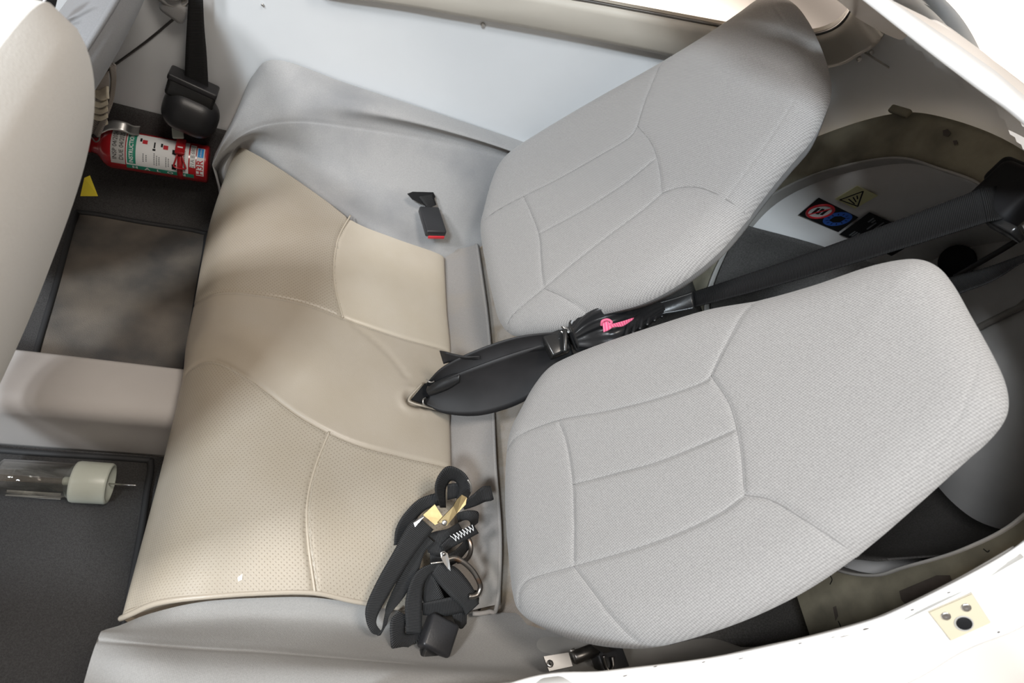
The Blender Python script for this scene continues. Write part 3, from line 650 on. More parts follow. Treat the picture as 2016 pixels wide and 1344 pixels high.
def hem(G):
    n0 = G.shape[0]; sr = G[int(round(2.35 / 4 * (n0 - 1))), :int(.6 * G.shape[1])]; d = dpoly(G.reshape(-1, 3), sr); G = G.reshape(-1, 3).copy(); G[:, 2] -= .003 * np.exp(-(d / .004) ** 2); return G.reshape(n0, -1, 3)
sheet('side_bolster', [N0, N1, N2, N3, N4], M_tubn, bb, 150, 110, disp=hem)
front = [N0[0], N1[0], N2[0], N3[0], N4[0]]
sheet('bolster_front', [front, [p + np.array([.0, 0, -.1]) for p in front], [np.array([p[0] + .02, p[1], -.34]) for p in front]], M_tub, bb, 24, 12)
# rear strip with a piped edge, gap and stained crease
S0 = Z([(855, 490, -.06), (866, 600, -.06), (868, 690, -.06), (870, 800, -.06), (872, 915, -.06), (870, 1060, -.06), (800, 1215, -.06)])
S1 = Z([(900, 490, -.045), (910, 600, -.04), (918, 690, -.04), (922, 800, -.04), (926, 915, -.04), (932, 1060, -.04), (900, 1206, -.05)])
S2 = Z([(938, 482, -.035), (955, 600, -.03), (964, 690, -.03), (969, 800, -.03), (974, 915, -.03), (984, 1060, -.03), (978, 1190, -.035)])
S3 = Z([(944, 486, -.045), (960, 600, -.045), (968, 690, -.045), (973, 800, -.045), (978, 915, -.045), (988, 1060, -.045), (984, 1196, -.05)])
sheet('rear_strip', [S0, S1, S2, S3], M_strip, bb, 80, 30)
tube('strip_piping', [p + np.array([0, 0, .002]) for p in S2] + Z([(962, 1204, -.035), (930, 1208, -.038)]), .0042, M_strip, bb, 8, 70)
T0 = Z([(938, 455, -.06), (950, 590, -.06), (960, 690, -.06), (966, 800, -.06), (970, 915, -.06), (980, 1060, -.06), (940, 1225, -.065)])
T1 = Z([(965, 450, -.04), (975, 590, -.045), (985, 690, -.045), (990, 800, -.045), (1000, 915, -.05), (1005, 1060, -.05), (1015, 1225, -.05)])
T2 = Z([(1000, 440, .0), (1010, 590, .0), (1040, 690, .0), (1050, 800, -.0), (1060, 915, -.0), (1060, 1060, -.0), (1075, 1240, -.01)])
sheet('rear_crease', [T0, T1, T2], M_crease, bb, 60, 20)
# deck under the seat backs
dk = sheet('deck', [[(.5, y, -.1), (.7, y, -.05), (.85, y, .0), (.95, y, .06)] for y in (-.1, .3, .7, 1.19)], M_strip, bb, 10, 10)

# ------------------------------------------------------------------ rear seat backs
REC = .477; TX = math.tan(REC); NRM = np.array([-math.cos(REC), 0, math.sin(REC)]); UPV = np.array([math.sin(REC), 0, math.cos(REC)])
def sy(u, v, off, x0=.57):                   # (height along the back, y) on the plane off metres in front of the mid plane
    p0 = np.array([x0, 0, 0]) + NRM * off; p = onplane(u, v, p0, NRM); return np.array([(p - np.array([x0, 0, 0])) @ UPV, p[1]])
def pad(label, outline, seams, polys, front_t, back_t, mats, root_loc, x0=.57, name='rear_seat_back', soft=None, group=None, faint=None):
    root = thing(name, label, 'seat', root_loc)
    O = evenly(cr([sy(u, v, 0, x0) for u, v in outline], 600, True), 420, True)
    c = O.mean(0); nk = 150
    rho = 1 - (1 - np.linspace(0, 1, nk)) ** 1.35
    rho = np.r_[rho]
    P = c + (O - c)[None] * rho[:, None, None]                      # (nk, 420, 2)
    R = np.repeat(rho[:, None], 420, 1)
    # distance to the outline gives an even edge roll
    flatP = P.reshape(-1, 2); d = dpoly(flatP, np.vstack([O, O[:1]])).reshape(nk, 420); d[-1] = 0
    rr = .06
    e = np.clip(d / rr, 0, 1); prof = np.sqrt(np.maximum(0, 1 - (1 - e) ** 2))
    h = front_t * (.62 * prof + .38 * np.sqrt(np.clip(d / .20, 0, 1) * (2 - np.clip(d / .20, 0, 1))))
    if soft: h = h + soft(P)
    sd = np.full(nk * 420, 9.)
    sl = [np.array([sy(u, v, front_t * .85, x0) for u, v in cr(s, 30)]) for s in seams]
    for s in sl: sd = np.minimum(sd, dpoly(flatP, s))
    sd = sd.reshape(nk, 420)
    h = h - .0026 * np.exp(-(sd / .0028) ** 2) - .0009 * np.exp(-(sd / .012) ** 2)
    if faint is not None:
        fd = dpoly(flatP, np.array([sy(u, v, front_t * .6, x0) for u, v in cr(faint, 30)])).reshape(nk, 420); h = h - .0012 * np.exp(-(fd / .0025) ** 2)
    base = np.array([x0, 0, 0])
    V = base + P[..., :1] * UPV + P[..., 1:] * np.array([0, 1, 0]) + h[..., None] * NRM
    uv = P[..., ::-1].reshape(-1, 2)
    F = gfaces(nk, 420, True)
    cen = flatP[np.array(F)].mean(1)
    lab = np.zeros(len(F), int); spec = {0: ('side_bolster', mats, None)}
    for i, (nm, poly) in enumerate(polys):
        q = np.array([sy(u, v, front_t * .85, x0) for u, v in poly]); lab[inpoly(cen, q)] = i + 1; spec[i + 1] = (nm, mats, None)
    Fo = np.array(F)[:, ::-1]
    split_parts(V.reshape(-1, 3), Fo, uv, lab, spec, root)
    Vf = V.reshape(-1, 3)
    for q in sl:                                                    # sewn seam lines lying in the grooves
        idx = [int(np.argmin(((flatP - p) ** 2).sum(1))) for p in q]
        pts = np.array([base + p[0] * UPV + np.array([0, p[1], 0]) + h.reshape(-1)[i] * NRM + NRM * .0001 for p, i in zip(q, idx) if inpoly(p[None], O)[0]])
        if len(pts) > 4: tube('seam', pts[::2], .0009, M_seam, root, 6, 60)
    # back shell
    nb = 24; rb_ = np.linspace(1, 0, nb); Pb = c + (O - c)[None] * rb_[:, None, None]
    db = dpoly(Pb.reshape(-1, 2), np.vstack([O, O[:1]])).reshape(nb, 420); db[0] = 0
    eb = np.clip(db / .05, 0, 1); hb = -back_t * np.sqrt(np.maximum(0, 1 - (1 - eb) ** 2))
    Vb = base + Pb[..., :1] * UPV + Pb[..., 1:] * np.array([0, 1, 0]) + hb[..., None] * NRM
    mk('back_shell', Vb, np.array(gfaces(nb, 420, True))[:, ::-1], mats, root, Pb[..., ::-1].reshape(-1, 2))
    return root
near_out = [(1003, 900), (1012, 850), (1030, 812), (1058, 762), (1090, 724), (1135, 700), (1200, 675), (1300, 642), (1400, 612), (1500, 594), (1600, 567), (1700, 533), (1760, 518), (1810, 514), (1848, 528), (1878, 562), (1912, 622), (1950, 690), (1978, 750), (1986, 798), (1975, 833), (1945, 870), (1900, 910), (1800, 1000), (1700, 1085), (1600, 1155), (1500, 1207), (1400, 1245), (1300, 1272), (1230, 1276), (1150, 1265), (1080, 1240), (1032, 1210), (1017, 1175), (1008, 1100), (1001, 1000)]
n1 = [(990, 882), (1020, 858), (1102, 828), (1200, 810), (1300, 785), (1385, 755), (1402, 740)]
n1b = [(1402, 740), (1425, 690), (1450, 640), (1475, 585)]
n2 = [(1402, 740), (1440, 800), (1460, 880), (1468, 975)]
n3 = [(1010, 1195), (1022, 1160), (1050, 1138), (1132, 1115), (1250, 1082), (1350, 1045), (1430, 1005), (1468, 975)]
n3b = [(1468, 975), (1520, 985), (1580, 1020), (1640, 1060), (1690, 1095)]
n4 = [(1102, 828), (1118, 870), (1131, 950), (1134, 1030), (1132, 1115)]
n5 = [(1131, 955), (1220, 932), (1300, 910), (1400, 870), (1455, 845)]
n6 = [(1132, 1115), (1165, 1160), (1200, 1210), (1240, 1262)]
n7 = [(1915, 640), (1922, 720), (1905, 790), (1870, 850), (1780, 950), (1665, 1085)]
npoly = [('headrest_panel', n1b[::-1] + n2[1:] + n3b[1:] + [(1760, 1300), (2150, 1000), (2150, 300), (1480, 300)]),
         ('insert_panel', n1[2:] + n2[1:2] + [(1455, 845)] + n5[::-1][1:] + n4[1:2]),
         ('insert_panel', n5 + [(1460, 880), (1468, 975)] + n3[::-1][1:4] + [(1132, 1115), (1134, 1030)]),
         ('lower_panel', [(900, 900)] + n1[:3] + n4[1:] + n3[:4][::-1] + [(900, 1200)]),
         ('lower_bolster', n6[::-1] + n3[3:] + n3b[1:] + [(1760, 1400), (1240, 1400)]),
         ('bolster_end', n6[::-1] + n3[:3][::-1] + [(900, 1200), (900, 1400), (1240, 1400)])]
sbn = pad('near rear seat back in grey woven cloth, standing by the white sill', near_out, [n1, n1b, n2, n3, n3b, n4, n5, n6], npoly, .045, .045, M_seat, (.57, .17, 0), faint=n7)
far_out = [(951, 460), (958, 422), (972, 370), (990, 330), (1018, 300), (1060, 272), (1130, 230), (1200, 190), (1300, 135), (1400, 75), (1460, 35), (1498, 8), (1530, -2), (1562, 8), (1590, 40), (1615, 90), (1632, 140), (1637, 185), (1625, 225), (1600, 275), (1560, 322), (1520, 370), (1450, 460), (1400, 512), (1330, 565), (1260, 600), (1170, 624), (1100, 650), (1050, 660), (1010, 660), (988, 636), (975, 590), (960, 520)]
f1 = [(940, 438), (985, 412), (1033, 388), (1100, 355), (1180, 310), (1240, 274), (1257, 250)]
f1b = [(1257, 250), (1272, 200), (1290, 150), (1300, 120)]
f2 = [(1257, 250), (1285, 285), (1300, 330), (1306, 382)]
f3 = [(980, 655), (988, 636), (1020, 608), (1072, 568), (1130, 520), (1200, 466), (1270, 414), (1306, 382)]
f3b = [(1306, 382), (1340, 371), (1380, 371), (1425, 388), (1475, 416)]
f4 = [(1033, 388), (1050, 425), (1064, 465), (1068, 515), (1072, 568)]
f5 = [(1064, 462), (1110, 438), (1160, 410), (1230, 365), (1296, 312)]
f6 = [(1072, 568), (1105, 582), (1135, 600), (1165, 628)]
f7 = [(1515, 0), (1555, 60), (1590, 120), (1585, 170), (1540, 250), (1490, 320), (1430, 400)]
fpoly = [('headrest_panel', f1b[::-1] + f2[1:] + f3b[1:] + [(1560, 480), (1900, 200), (1800, -200), (1320, -100)]),
         ('insert_panel', f1[2:] + f2[1:2] + [(1296, 312)] + f5[::-1][1:] + f4[1:2]),
         ('insert_panel', f5 + [(1300, 330), (1306, 382)] + f3[::-1][1:4] + [(1072, 568), (1068, 515)]),
         ('lower_panel', [(880, 450)] + f1[:3] + f4[1:] + f3[:3][::-1] + [(900, 680)]),
         ('lower_bolster', f6[::-1] + f3[3:] + f3b[1:] + [(1500, 600), (1165, 760)]),
         ('bolster_end', f6[::-1] + f3[:3][::-1] + [(900, 680), (950, 760), (1165, 760)])]
sbf = pad('far rear seat back in grey woven cloth, shaded at its top under the window', far_out, [f1, f1b, f2, f3, f3b, f4, f5, f6], fpoly, .045, .045, M_seat, (.57, .8, 0), faint=f7)

# ------------------------------------------------------------------ front seats (seen from behind and above)
def cushion_back(label, p0, ux, uz, w, h, th, mt, piped=True):
    """rounded slab: p0 base centre, ux across, uz up the back"""
    ux = np.array(ux, float); ux /= np.linalg.norm(ux); uz = np.array(uz, float); uz /= np.linalg.norm(uz); un = np.cross(ux, uz)
    root = thing('front_seat', label, 'seat', p0)
    k = 120; a = np.linspace(0, 2 * math.pi, k, endpoint=False)
    ex = 3.2
    O = np.c_[np.sign(np.cos(a)) * np.abs(np.cos(a)) ** (2 / ex) * w / 2, np.sign(np.sin(a)) * np.abs(np.sin(a)) ** (2 / ex) * h / 2]
    O[:, 0] *= 1 - .18 * np.clip(O[:, 1] / (h / 2), 0, 1) ** 2
    for nm, sgn in (('front_cover', 1), ('back_cover', -1)):
        G = []
        for r in np.linspace(0, 1, 30) ** .7:
            hh = sgn * th / 2 * (1 - r ** 4.5) ** .5
            q = O * r
            G.append(np.array(p0) + uz * h / 2 + q[:, :1] * ux + q[:, 1:] * uz + un * hh)
        V = np.array(G); f = np.array(gfaces(30, k, True)); mk(nm, V, f if sgn > 0 else f[:, ::-1], mt, root, V.reshape(-1, 3)[:, 1:], recalc=True)
    E = [np.array(p0) + uz * h / 2 + q[0] * ux + q[1] * uz for q in O]
    if piped: tube('piping', E[::3], .005, mt, root, 8, 160, True)
    return root
cushion_back('pale grey front seat back nearest the camera, out of focus', (-.357, .25, .0), (0, 1, 0), (.36, 0, 1), .56, .78, .15, M_front, False)
cushion_back('bluish grey front seat back farther off, with a piped edge and books behind', (-.545, .90, -.14), (0, 1, 0), (.6, 0, 1), .60, .70, .10, M_frontd)

# ------------------------------------------------------------------ floor mats
def fmat(label, pts, z, mt):
    t = thing('floor_mat', label, 'mat', at(*pts[0], z), 'floor mats')
    P = [at(u, v, z) for u, v in pts]; plate('mat_pile', P, (0, 0, 1), .006, mt, t)
    c = np.mean(P, 0); E = []
    for i in range(len(P)):
        a, b = P[i], P[(i + 1) % len(P)]; E += [a * .94 + b * .06, a * .5 + b * .5, a * .06 + b * .94]
    tube('binding', [np.array(e) + [0, 0, .006] for e in E], .007, M_rub, t, 8, 140, True)
fmat('floor mat with brownish painted light patches and dark binding in the far foot well', [(152, 420), (408, 462), (365, 730), (300, 760), (60, 745)], -.328, M_mat)
fmat('black floor mat with rubber edge in the near foot well, under the sampler', [(-150, 880), (298, 908), (280, 1040), (225, 1344), (200, 1500), (-150, 1500)], -.328, M_mat2)

# ------------------------------------------------------------------ fuel sampler cup
fa, fb = at(-2, 938, -.285), at(218, 952, -.285); ax = fb - fa; Lc = np.linalg.norm(ax)
fs = thing('fuel_sampler', 'clear plastic fuel sampler with milky cap and steel pin on black mat', 'sampler cup', (fa + fb) / 2 - np.array([0, 0, .038]))
Mf = frame3(fa, ax, (0, 0, 1)); rc = .036
L1c = np.linalg.norm(at(150, 945, -.285) - fa)
lathe('cup', Mf, [(0, rc * .6), (.0, rc * .92), (.004, rc), (L1c, rc), (L1c, rc - .003), (.006, rc - .003), (.004, rc * .6)], M_glass, fs, 48, False)
cpp = lathe('cap', Mf, [(L1c - .002, rc * .9), (L1c - .002, rc * 1.12), (L1c + .003, rc * 1.16), (Lc - .004, rc * 1.16), (Lc, rc * 1.1), (Lc, rc * .95), (Lc - .004, rc * .9), (Lc - .004, 0)], M_cap, fs, 48)
lathe('valve', Mf, [(L1c - .022, .006), (L1c - .02, .0085), (L1c, .009)], M_cap, fs, 20)
lathe('pin', Mf, [(Lc - .004, .0016), (Lc + .045, .0016), (Lc + .047, .001)], M_steel, cpp, 12)
plate('paper_strip', [at(14, 964, -.312), at(120, 971, -.312), at(119, 983, -.312), at(11, 976, -.312)], (0, 0, 1), .0008, M_card, fs)

# ------------------------------------------------------------------ fire extinguisher
ea, eb = at(222, 292, -.12), at(411, 324, -.12); ex_ = eb - ea; EL = np.linalg.norm(ex_); er = .049
fe = thing('fire_extinguisher', 'small red fire extinguisher with white label lying before the retractor', 'extinguisher', (ea + eb) / 2 - np.array([0, 0, er]))
tocam = CAM - (ea + eb) / 2
ME = frame3(ea, ex_, tocam)
lathe('cylinder', ME, [(-.045, .018), (-.03, .022), (-.022, .034), (-.012, .044), (.0, er), (EL - .004, er), (EL, er * .96), (EL + .001, er * .8)], M_red, fe, 64)
lathe('valve_head', ME, [(-.075, .016), (-.072, .019), (-.045, .019)], M_red, fe, 20)
def cyl(x, a, r): # axial metres, angle from camera facing line (positive = towards image bottom), radius
    return ME @ Vector((x, -r * math.sin(a), r * math.cos(a)))
if (px_of(np.array([cyl(.1, .6, er)]))[0, 1] < px_of(np.array([cyl(.1, 0, er)]))[0, 1]): SGN = -1
else: SGN = 1
def wrap_patch(name, x0, x1, a0, a1, mt, lift=.0004, par=None):
    na = 24; V = [tuple(cyl(x, SGN * a, er + lift)) for x in np.linspace(x0, x1, 3) for a in np.linspace(a0, a1, na)]
    V += [tuple(cyl(x, SGN * a, er - .001)) for x in np.linspace(x0, x1, 3) for a in np.linspace(a0, a1, na)]
    F = gfaces(3, na); k = 3 * na; F += [tuple(q + k for q in f)[::-1] for f in gfaces(3, na)]
    for j in range(na - 1): F += [(j, j + 1, j + 1 + k, j + k), (2 * na + j + 1, 2 * na + j, 2 * na + j + k, 2 * na + j + 1 + k)]
    return mk(name, V, F, mt, par or fe, smooth=False, recalc=True)
def wrap_text(name, s, size, x, a, mt, rot=True, lift=.0009, bold=False, sx=1, par=None):
    T, F = text_mesh(s, size, bold); T = T * [sx, 1]; V = []
    for tx, ty in T:                          # text runs from the bottom of the image upwards, or along the axis
        if rot: V.append(tuple(cyl(x - ty, SGN * (a) - SGN * tx / er, er + lift)))
        else: V.append(tuple(cyl(x + tx, SGN * a - SGN * ty / er, er + lift)))
    return mk(name, V, [f for f in F], mt, par or fe, smooth=False)
w_ = EL
dl = wrap_patch('date_label', .02 * w_, .16 * w_, -1.1, .75, M_labg)
wrap_text('lettering', 'INSP 04/2024', .0135, .06 * w_, -.25, M_ink, par=dl); wrap_text('lettering', 'DUE 04/2025', .0135, .125 * w_, -.25, M_ink, par=dl)
ml = wrap_patch('main_label', .17 * w_, .80 * w_, -1.15, .82, M_lab)
gb = wrap_patch('green_band', .18 * w_, .265 * w_, -1.1, .62, M_grn, .0007); wrap_text('lettering', 'INSTRUCTIONS', .0125, .222 * w_, -.25, M_lab, bold=True, sx=.92, lift=.0012, par=gb)
gb2 = wrap_patch('green_band', .17 * w_, .86 * w_, .70, .96, M_grn, .0007); wrap_text('lettering', 'H   A   L   O   N', .011, .50 * w_, .83, M_lab, rot=False, lift=.0012, bold=True, sx=1.6, par=gb2)
for x, a0, a1 in ((.34, .0, .45), (.37, .05, .4), (.45, -.1, .5), (.475, .0, .5), (.50, .05, .45), (.57, .0, .5), (.595, .05, .5), (.73, -.9, .6), (.76, -.5, .5)):
    for q in np.arange(a0, a1, .09): wrap_patch('small_print', (x - .005) * w_, (x + .005) * w_, q, q + .06, M_gry, .0007, ml)
for x, a in ((.35, -.62), (.56, -.5)):
    wrap_patch('pictogram', (x - .025) * w_, (x + .025) * w_, a - .12, a + .12, M_redp, .0007, ml); wrap_patch('pictogram', (x - .05) * w_, (x - .03) * w_, a - .2, a + .02, M_ink, .0007, ml)
wrap_patch('pictogram', .44 * w_, .455 * w_, -.7, -.35, M_ink, .0007, ml); wrap_patch('pictogram', .43 * w_, .46 * w_, -.32, -.22, M_ink, .0007, ml)
wrap_patch('pictogram', .63 * w_, .675 * w_, -.45, -.2, M_ink, .0007, ml); wrap_patch('pictogram', .63 * w_, .675 * w_, .3, .58, M_ink, .0007, ml)
pl_ = wrap_patch('price_label', .815 * w_, .875 * w_, -1.0, .3, M_lab); wrap_text('lettering', '21A B 6803', .0125, .845 * w_, -.3, M_gry, par=pl_)
bl_ = wrap_patch('brand_label', .885 * w_, .965 * w_, -.85, .72, M_lab); wrap_text('lettering', 'H3R', .021, .925 * w_, .27, M_redp, bold=True, sx=1.05, par=bl_)
wrap_patch('blue_badge', .895 * w_, .955 * w_, -.82, -.28, M_sky, .0008, bl_); wrap_text('lettering', 'Aviation', .0065, .925 * w_, -.55, M_lab, lift=.0012, par=bl_)
# clamp band, latch and bail
V = []; nb = 40
for x in (.685, .745):
    for r in (er + .0016, er + .0002):
        V += [tuple(cyl(x * w_, q, r)) for q in np.linspace(0, 2 * math.pi, nb, endpoint=False)]
mk('clamp_band', V, gfaces(2, nb, True) + [tuple(q + 2 * nb for q in f) for f in gfaces(2, nb, True)] + [(j, (j + 1) % nb, (j + 1) % nb + 2 * nb, j + 2 * nb) for j in range(nb)], M_red, fe, recalc=True)
lc = Vector(cyl(.712 * w_, SGN * -.62, er + .007)); ln = lc - Vector(cyl(.712 * w_, 0, 0)); ln = (Vector(cyl(.712 * w_, SGN * -.75, 1)) - Vector(cyl(.712 * w_, SGN * -.75, 0))).normalized()
ld = (Vector(cyl(.712 * w_, SGN * -1.2, er)) - Vector(cyl(.712 * w_, SGN * -.3, er))).normalized()
rbox('latch', frame3(lc, ld, ln), (.05, .022, .008), M_red, fe, .002)
rbox('latch_slot', frame3(lc + ln * .004 - ld * .006, ld, ln), (.004, .012, .002), M_lab, fe, .0005)
tip = at(350, 262, -.05); rbox('latch_tip', frame3(tip, at(352, 280, -.06) - at(349, 252, -.045), (0, -.5, 1)), (.03, .026, .006), M_cap, fe, .003)
tube('bail', [cyl(x * w_, SGN * a, er + .008) for x, a in ((.69, -.35), (.675, .0), (.655, .28), (.665, .36), (.72, .40), (.775, .36), (.775, .26), (.75, 0), (.735, -.35))], .0022, M_red, fe, 8, 60)
hl = [at(200, 246, -.05), at(222, 237, -.04), at(245, 240, -.04), at(262, 247, -.05), at(277, 248, -.055)]
ribbon('lever', hl, [p + np.array([0, -.022, -.012]) for p in hl], M_steel, fe, th=.003)

# ------------------------------------------------------------------ belt retractor on the wall
rt = thing('belt_retractor', 'black belt retractor box on the side wall with webbing running up', 'belt retractor', atY(375, 262, 1.17))
hd = atY(376, 222, 1.15); xa = atY(431, 240, 1.15) - atY(322, 192, 1.15); wB = np.linalg.norm(xa)
rbox('housing', frame3(hd, xa, (0, -1, .25)), (wB, .105, .095), M_blk, rt, .044, 8)
sd_ = atY(378, 180, 1.16); rbox('guide', frame3(sd_, xa, (0, -1, .2)), (wB * .84, .05, .05), M_blkg, rt, .008, 3)
rbox('slot_lip', frame3(atY(382, 163, 1.165), xa, (0, -1, .2)), (wB * .86, .016, .055), M_blk, rt, .005, 3)
ribbon('webbing', [atY(u, v, 1.165) for u, v in ((363, 178), (365, 110), (368, 50), (372, -20), (374, -90))], [atY(u, v, 1.165) for u, v in ((411, 186), (407, 110), (402, 50), (399, -20), (396, -90))], M_web, rt)

# ------------------------------------------------------------------ far buckle, yellow tag, books and net pocket, black strap
kb = thing('seat_buckle', 'black belt buckle with red edge lying on the far bolster', 'buckle', at(845, 430, .0))
Mk = frame3(at(851, 436, .03), at(858, 468, .03) - at(838, 402, .03), (0, -.15, 1))
kbb = rbox('buckle_body', Mk, (.092, .055, .022), M_blk, kb, .005, 3)
rbox('release_button', frame3(at(858.6, 467, .030), at(858, 468, .03) - at(838, 402, .03), (0, -.15, 1)), (.004, .044, .008), M_redp, kbb, .001)
ribbon('stalk', Z([(824, 388, .048), (834, 400, .044), (842, 410, .036)]), Z([(852, 383, .05), (855, 394, .044), (858, 404, .036)]), M_web, kb, th=.006)
plate('slot_opening', Z([(802, 382, .05), (812, 378, .052), (853, 379, .048), (857, 388, .046), (850, 398, .042), (832, 401, .04), (812, 393, .044)]), (-.1, -.3, 1), .002, M_ink, kb)
yt = mk('yellow_tag', [at(166, 350, -.12), at(177, 345, -.12), at(193, 386, -.16), at(158, 386, -.16)] + [at(166, 350, -.122), at(177, 345, -.122), at(193, 386, -.162), at(158, 386, -.162)], [(0, 1, 2, 3), (7, 6, 5, 4), (0, 4, 5, 1), (1, 5, 6, 2), (2, 6, 7, 3), (3, 7, 4, 0)], M_yelt, smooth=False, recalc=True)
tag(yt, 'yellow tag hanging beneath the pale nearest front seat', 'tag')
np_ = thing('seat_pocket', 'taupe net pocket behind the front seat holding old booklets', 'pocket', at(212, 270, .0))
ribbon('net_hem', Z([(226, 125, .26), (228, 160, .2), (222, 200, .14), (210, 235, .1), (194, 270, .05)]), Z([(214, 130, .26), (218, 160, .2), (213, 200, .14), (200, 232, .1), (186, 262, .05)]), M_mesh, np_, th=.006)
ribbon('net', Z([(214, 140, .25), (214, 190, .15), (203, 228, .1), (190, 260, .05)]), Z([(170, 140, .2), (165, 200, .1), (160, 240, .05), (160, 280, 0)]), M_mesh, np_, th=.002, sag=-.02)
tube('cord', Z([(196, 268, .04), (195, 275, .0), (188, 279, -.02), (180, 270, -.02)]), .0015, M_mesh, np_)
labs = ['topmost old booklet in the net pocket, cream paper edges', 'second booklet of the net pocket, fanned pages', 'third booklet of the net pocket, curled edge', 'fourth booklet of the net pocket, half hidden', 'lowest booklet of the net pocket, near the lever']
for k in range(5):
    y0 = 175 + k * 13 + (8 if k else 0); z0 = .19 - .028 * k
    A = Z([(186, y0 - 14 if k == 0 else y0 + 3, z0), (198, y0 - 16 if k == 0 else y0 + 6, z0), (211, y0 - 20 if k == 0 else y0, z0 + .01)]); B_ = Z([(184, y0 + 14, z0 - .02), (198, y0 + 22, z0 - .02), (213, y0 + 18, z0 - .01)] if k == 0 else [(184, y0 + 12, z0 - .01), (198, y0 + 15, z0 - .01), (213, y0 + 8, z0)])
    o = ribbon('booklet', A, B_, M_pap, th=.006); tag(o, labs[k], 'booklet', 'booklets in the net pocket')
bs = thing('harness_strap', 'black strap with white stitching between the two front seats', 'strap', at(85, 10, .45))
ribbon('webbing', Z([(58, -40, .5), (60, -10, .48), (58, 14, .45), (62, 30, .42)]), Z([(118, -40, .5), (114, -10, .48), (108, 16, .45), (102, 34, .42)]), M_web, bs)
tube('stitching', Z([(84, -8, .487), (90, -2, .482), (86, 3, .477), (92, 8, .472), (88, 13, .467)]), .0014, M_lab, bs, 6)

# ------------------------------------------------------------------ centre belts, pouch and shoulder belt
cb = thing('lap_belt', 'wide black centre lap belt rising from the slit in the cushion', 'belt', at(860, 790, -.02))
ribbon('wide_webbing', Z([(846, 764, .03), (885, 742, .075), (950, 716, .125), (1020, 692, .165), (1090, 672, .195), (1130, 662, .2)]), Z([(838, 796, .005), (880, 814, .01), (950, 816, .03), (1030, 790, .07), (1085, 745, .12), (1130, 700, .16)]), M_slv, cb, 60, .004, 12, sag=.012)
ribbon('upper_webbing', Z([(838, 756, .035), (872, 722, .085), (935, 690, .14), (1010, 665, .19), (1070, 656, .215), (1115, 655, .22)]), Z([(850, 770, .02), (892, 752, .06), (952, 726, .11), (1022, 698, .155), (1077, 684, .185), (1118, 676, .195)]), M_slv, cb, 60, .003, 8, sag=.005)
ribbon('folded_flap', Z([(866, 690, .10), (878, 693, .12), (898, 698, .12), (920, 702, .13), (945, 700, .135)]), Z([(874, 716, .085), (888, 712, .095), (902, 712, .1), (920, 708, .11), (945, 706, .13)]), M_slv, cb, 30, .003)
ribbon('sleeve_mouth', Z([(842, 760, .03), (855, 752, .05), (885, 738, .075), (905, 734, .09)]), Z([(846, 780, .02), (860, 775, .03), (885, 765, .05), (905, 752, .07)]), M_nyl, cb, 24, .003, sag=-.008)
tube('wire_ring', Z([(840, 747, .045), (844, 751, .05), (850, 752, .05), (855, 750, .05)]), .0018, M_steel, cb)
tube('wire_ring', Z([(838, 783, .022), (833, 787, .024), (834, 795, .02), (842, 800, .014), (852, 803, .008)]), .0018, M_steel, cb)
Mb = frame3(at(1094, 678, .20), at(1130, 664, .22) - at(1080, 684, .2), (-.4, -.3, 1))
rbox('belt_buckle', Mb, (.045, .05, .03), M_blkg, cb, .005, 3)
rbox('buckle_bar', frame3(at(1112, 671, .225), at(1112, 660, .225) - at(1112, 684, .215), (-.4, -.3, 1)), (.05, .01, .02), M_blkg, cb, .004, 3)
rbox('buckle_tongue', frame3(at(1114, 643, .235), at(1122, 652, .235) - at(1106, 634, .235), (-.4, -.3, 1)), (.034, .016, .008), M_dst, cb, .003, 2)
tube('buckle_pin', Z([(1104, 652, .232), (1112, 656, .232), (1118, 652, .232)]), .0022, M_steel, cb)
# gathered nylon pouch
bg_ = thing('belt_pouch', 'gathered black nylon pouch around the belt between the seat backs', 'pouch', at(1200, 660, .2))
pc = [at(u, v, z) for u, v, z in ((1126, 662, .235), (1142, 650, .245), (1164, 640, .265), (1190, 634, .28), (1222, 625, .29), (1257, 613, .295), (1290, 604, .305), (1315, 602, .31))]
pr_ = [.030, .050, .060, .062, .053, .038, .024, .014]
n = 90; Pc = cr(pc, 60); Pr = cr(np.array(pr_)[:, None], 60)[:, 0]; V = []
axv = Vector(Pc[-1] - Pc[0]).normalized(); a_ = Vector(CAM - Pc[20]); a_ = (a_ - axv * a_.dot(axv)).normalized(); b_ = axv.cross(a_)
for i in range(60):
    s = i / 59
    for q in range(n):
        th = 2 * math.pi * q / n
        fold = 1 + (.16 * math.sin(9 * th + 1.5 * math.sin(3 * th) + 2 * s) + .09 * math.sin(17 * th + 1)) * math.exp(-((s - .25) / .35) ** 2) + .05 * math.sin(23 * th + 30 * s) * (s > .5)
        r = Pr[i] * fold; V.append(tuple(Vector(Pc[i]) + (a_ * math.cos(th) * .8 + b_ * math.sin(th)) * r))
mk('gathered_bag', V, gfaces(60, n, True) + [tuple(range(n))[::-1], tuple(range(59 * n, 60 * n))], M_nyl, bg_, recalc=True)
cuf = at(1288, 606, .30)
for k in range(6):
    p = at(1236 + k * 14, 640 - k * 7.5, .318 - .003 * k); tube('gather_fold', [p + np.array([.012, .03, -.012]), p, p + np.array([-.01, -.03, -.004])], .0035, M_nyl, bg_, 8)
ribbon('pink_ribbon', Z([(1186, 634, .335), (1195, 631, .34), (1203, 637, .34), (1222, 633, .342), (1248, 625, .345)]), Z([(1188, 654, .325), (1198, 650, .33), (1208, 644, .335), (1226, 642, .335), (1246, 629, .342)]), M_pink, bg_, 40, .0015)
o = tube('ribbon_loop', Z([(1184, 640, .33), (1186, 632, .34), (1196, 629, .343), (1204, 634, .342), (1198, 640, .335)]), .0028, M_pink, bg_, 6)
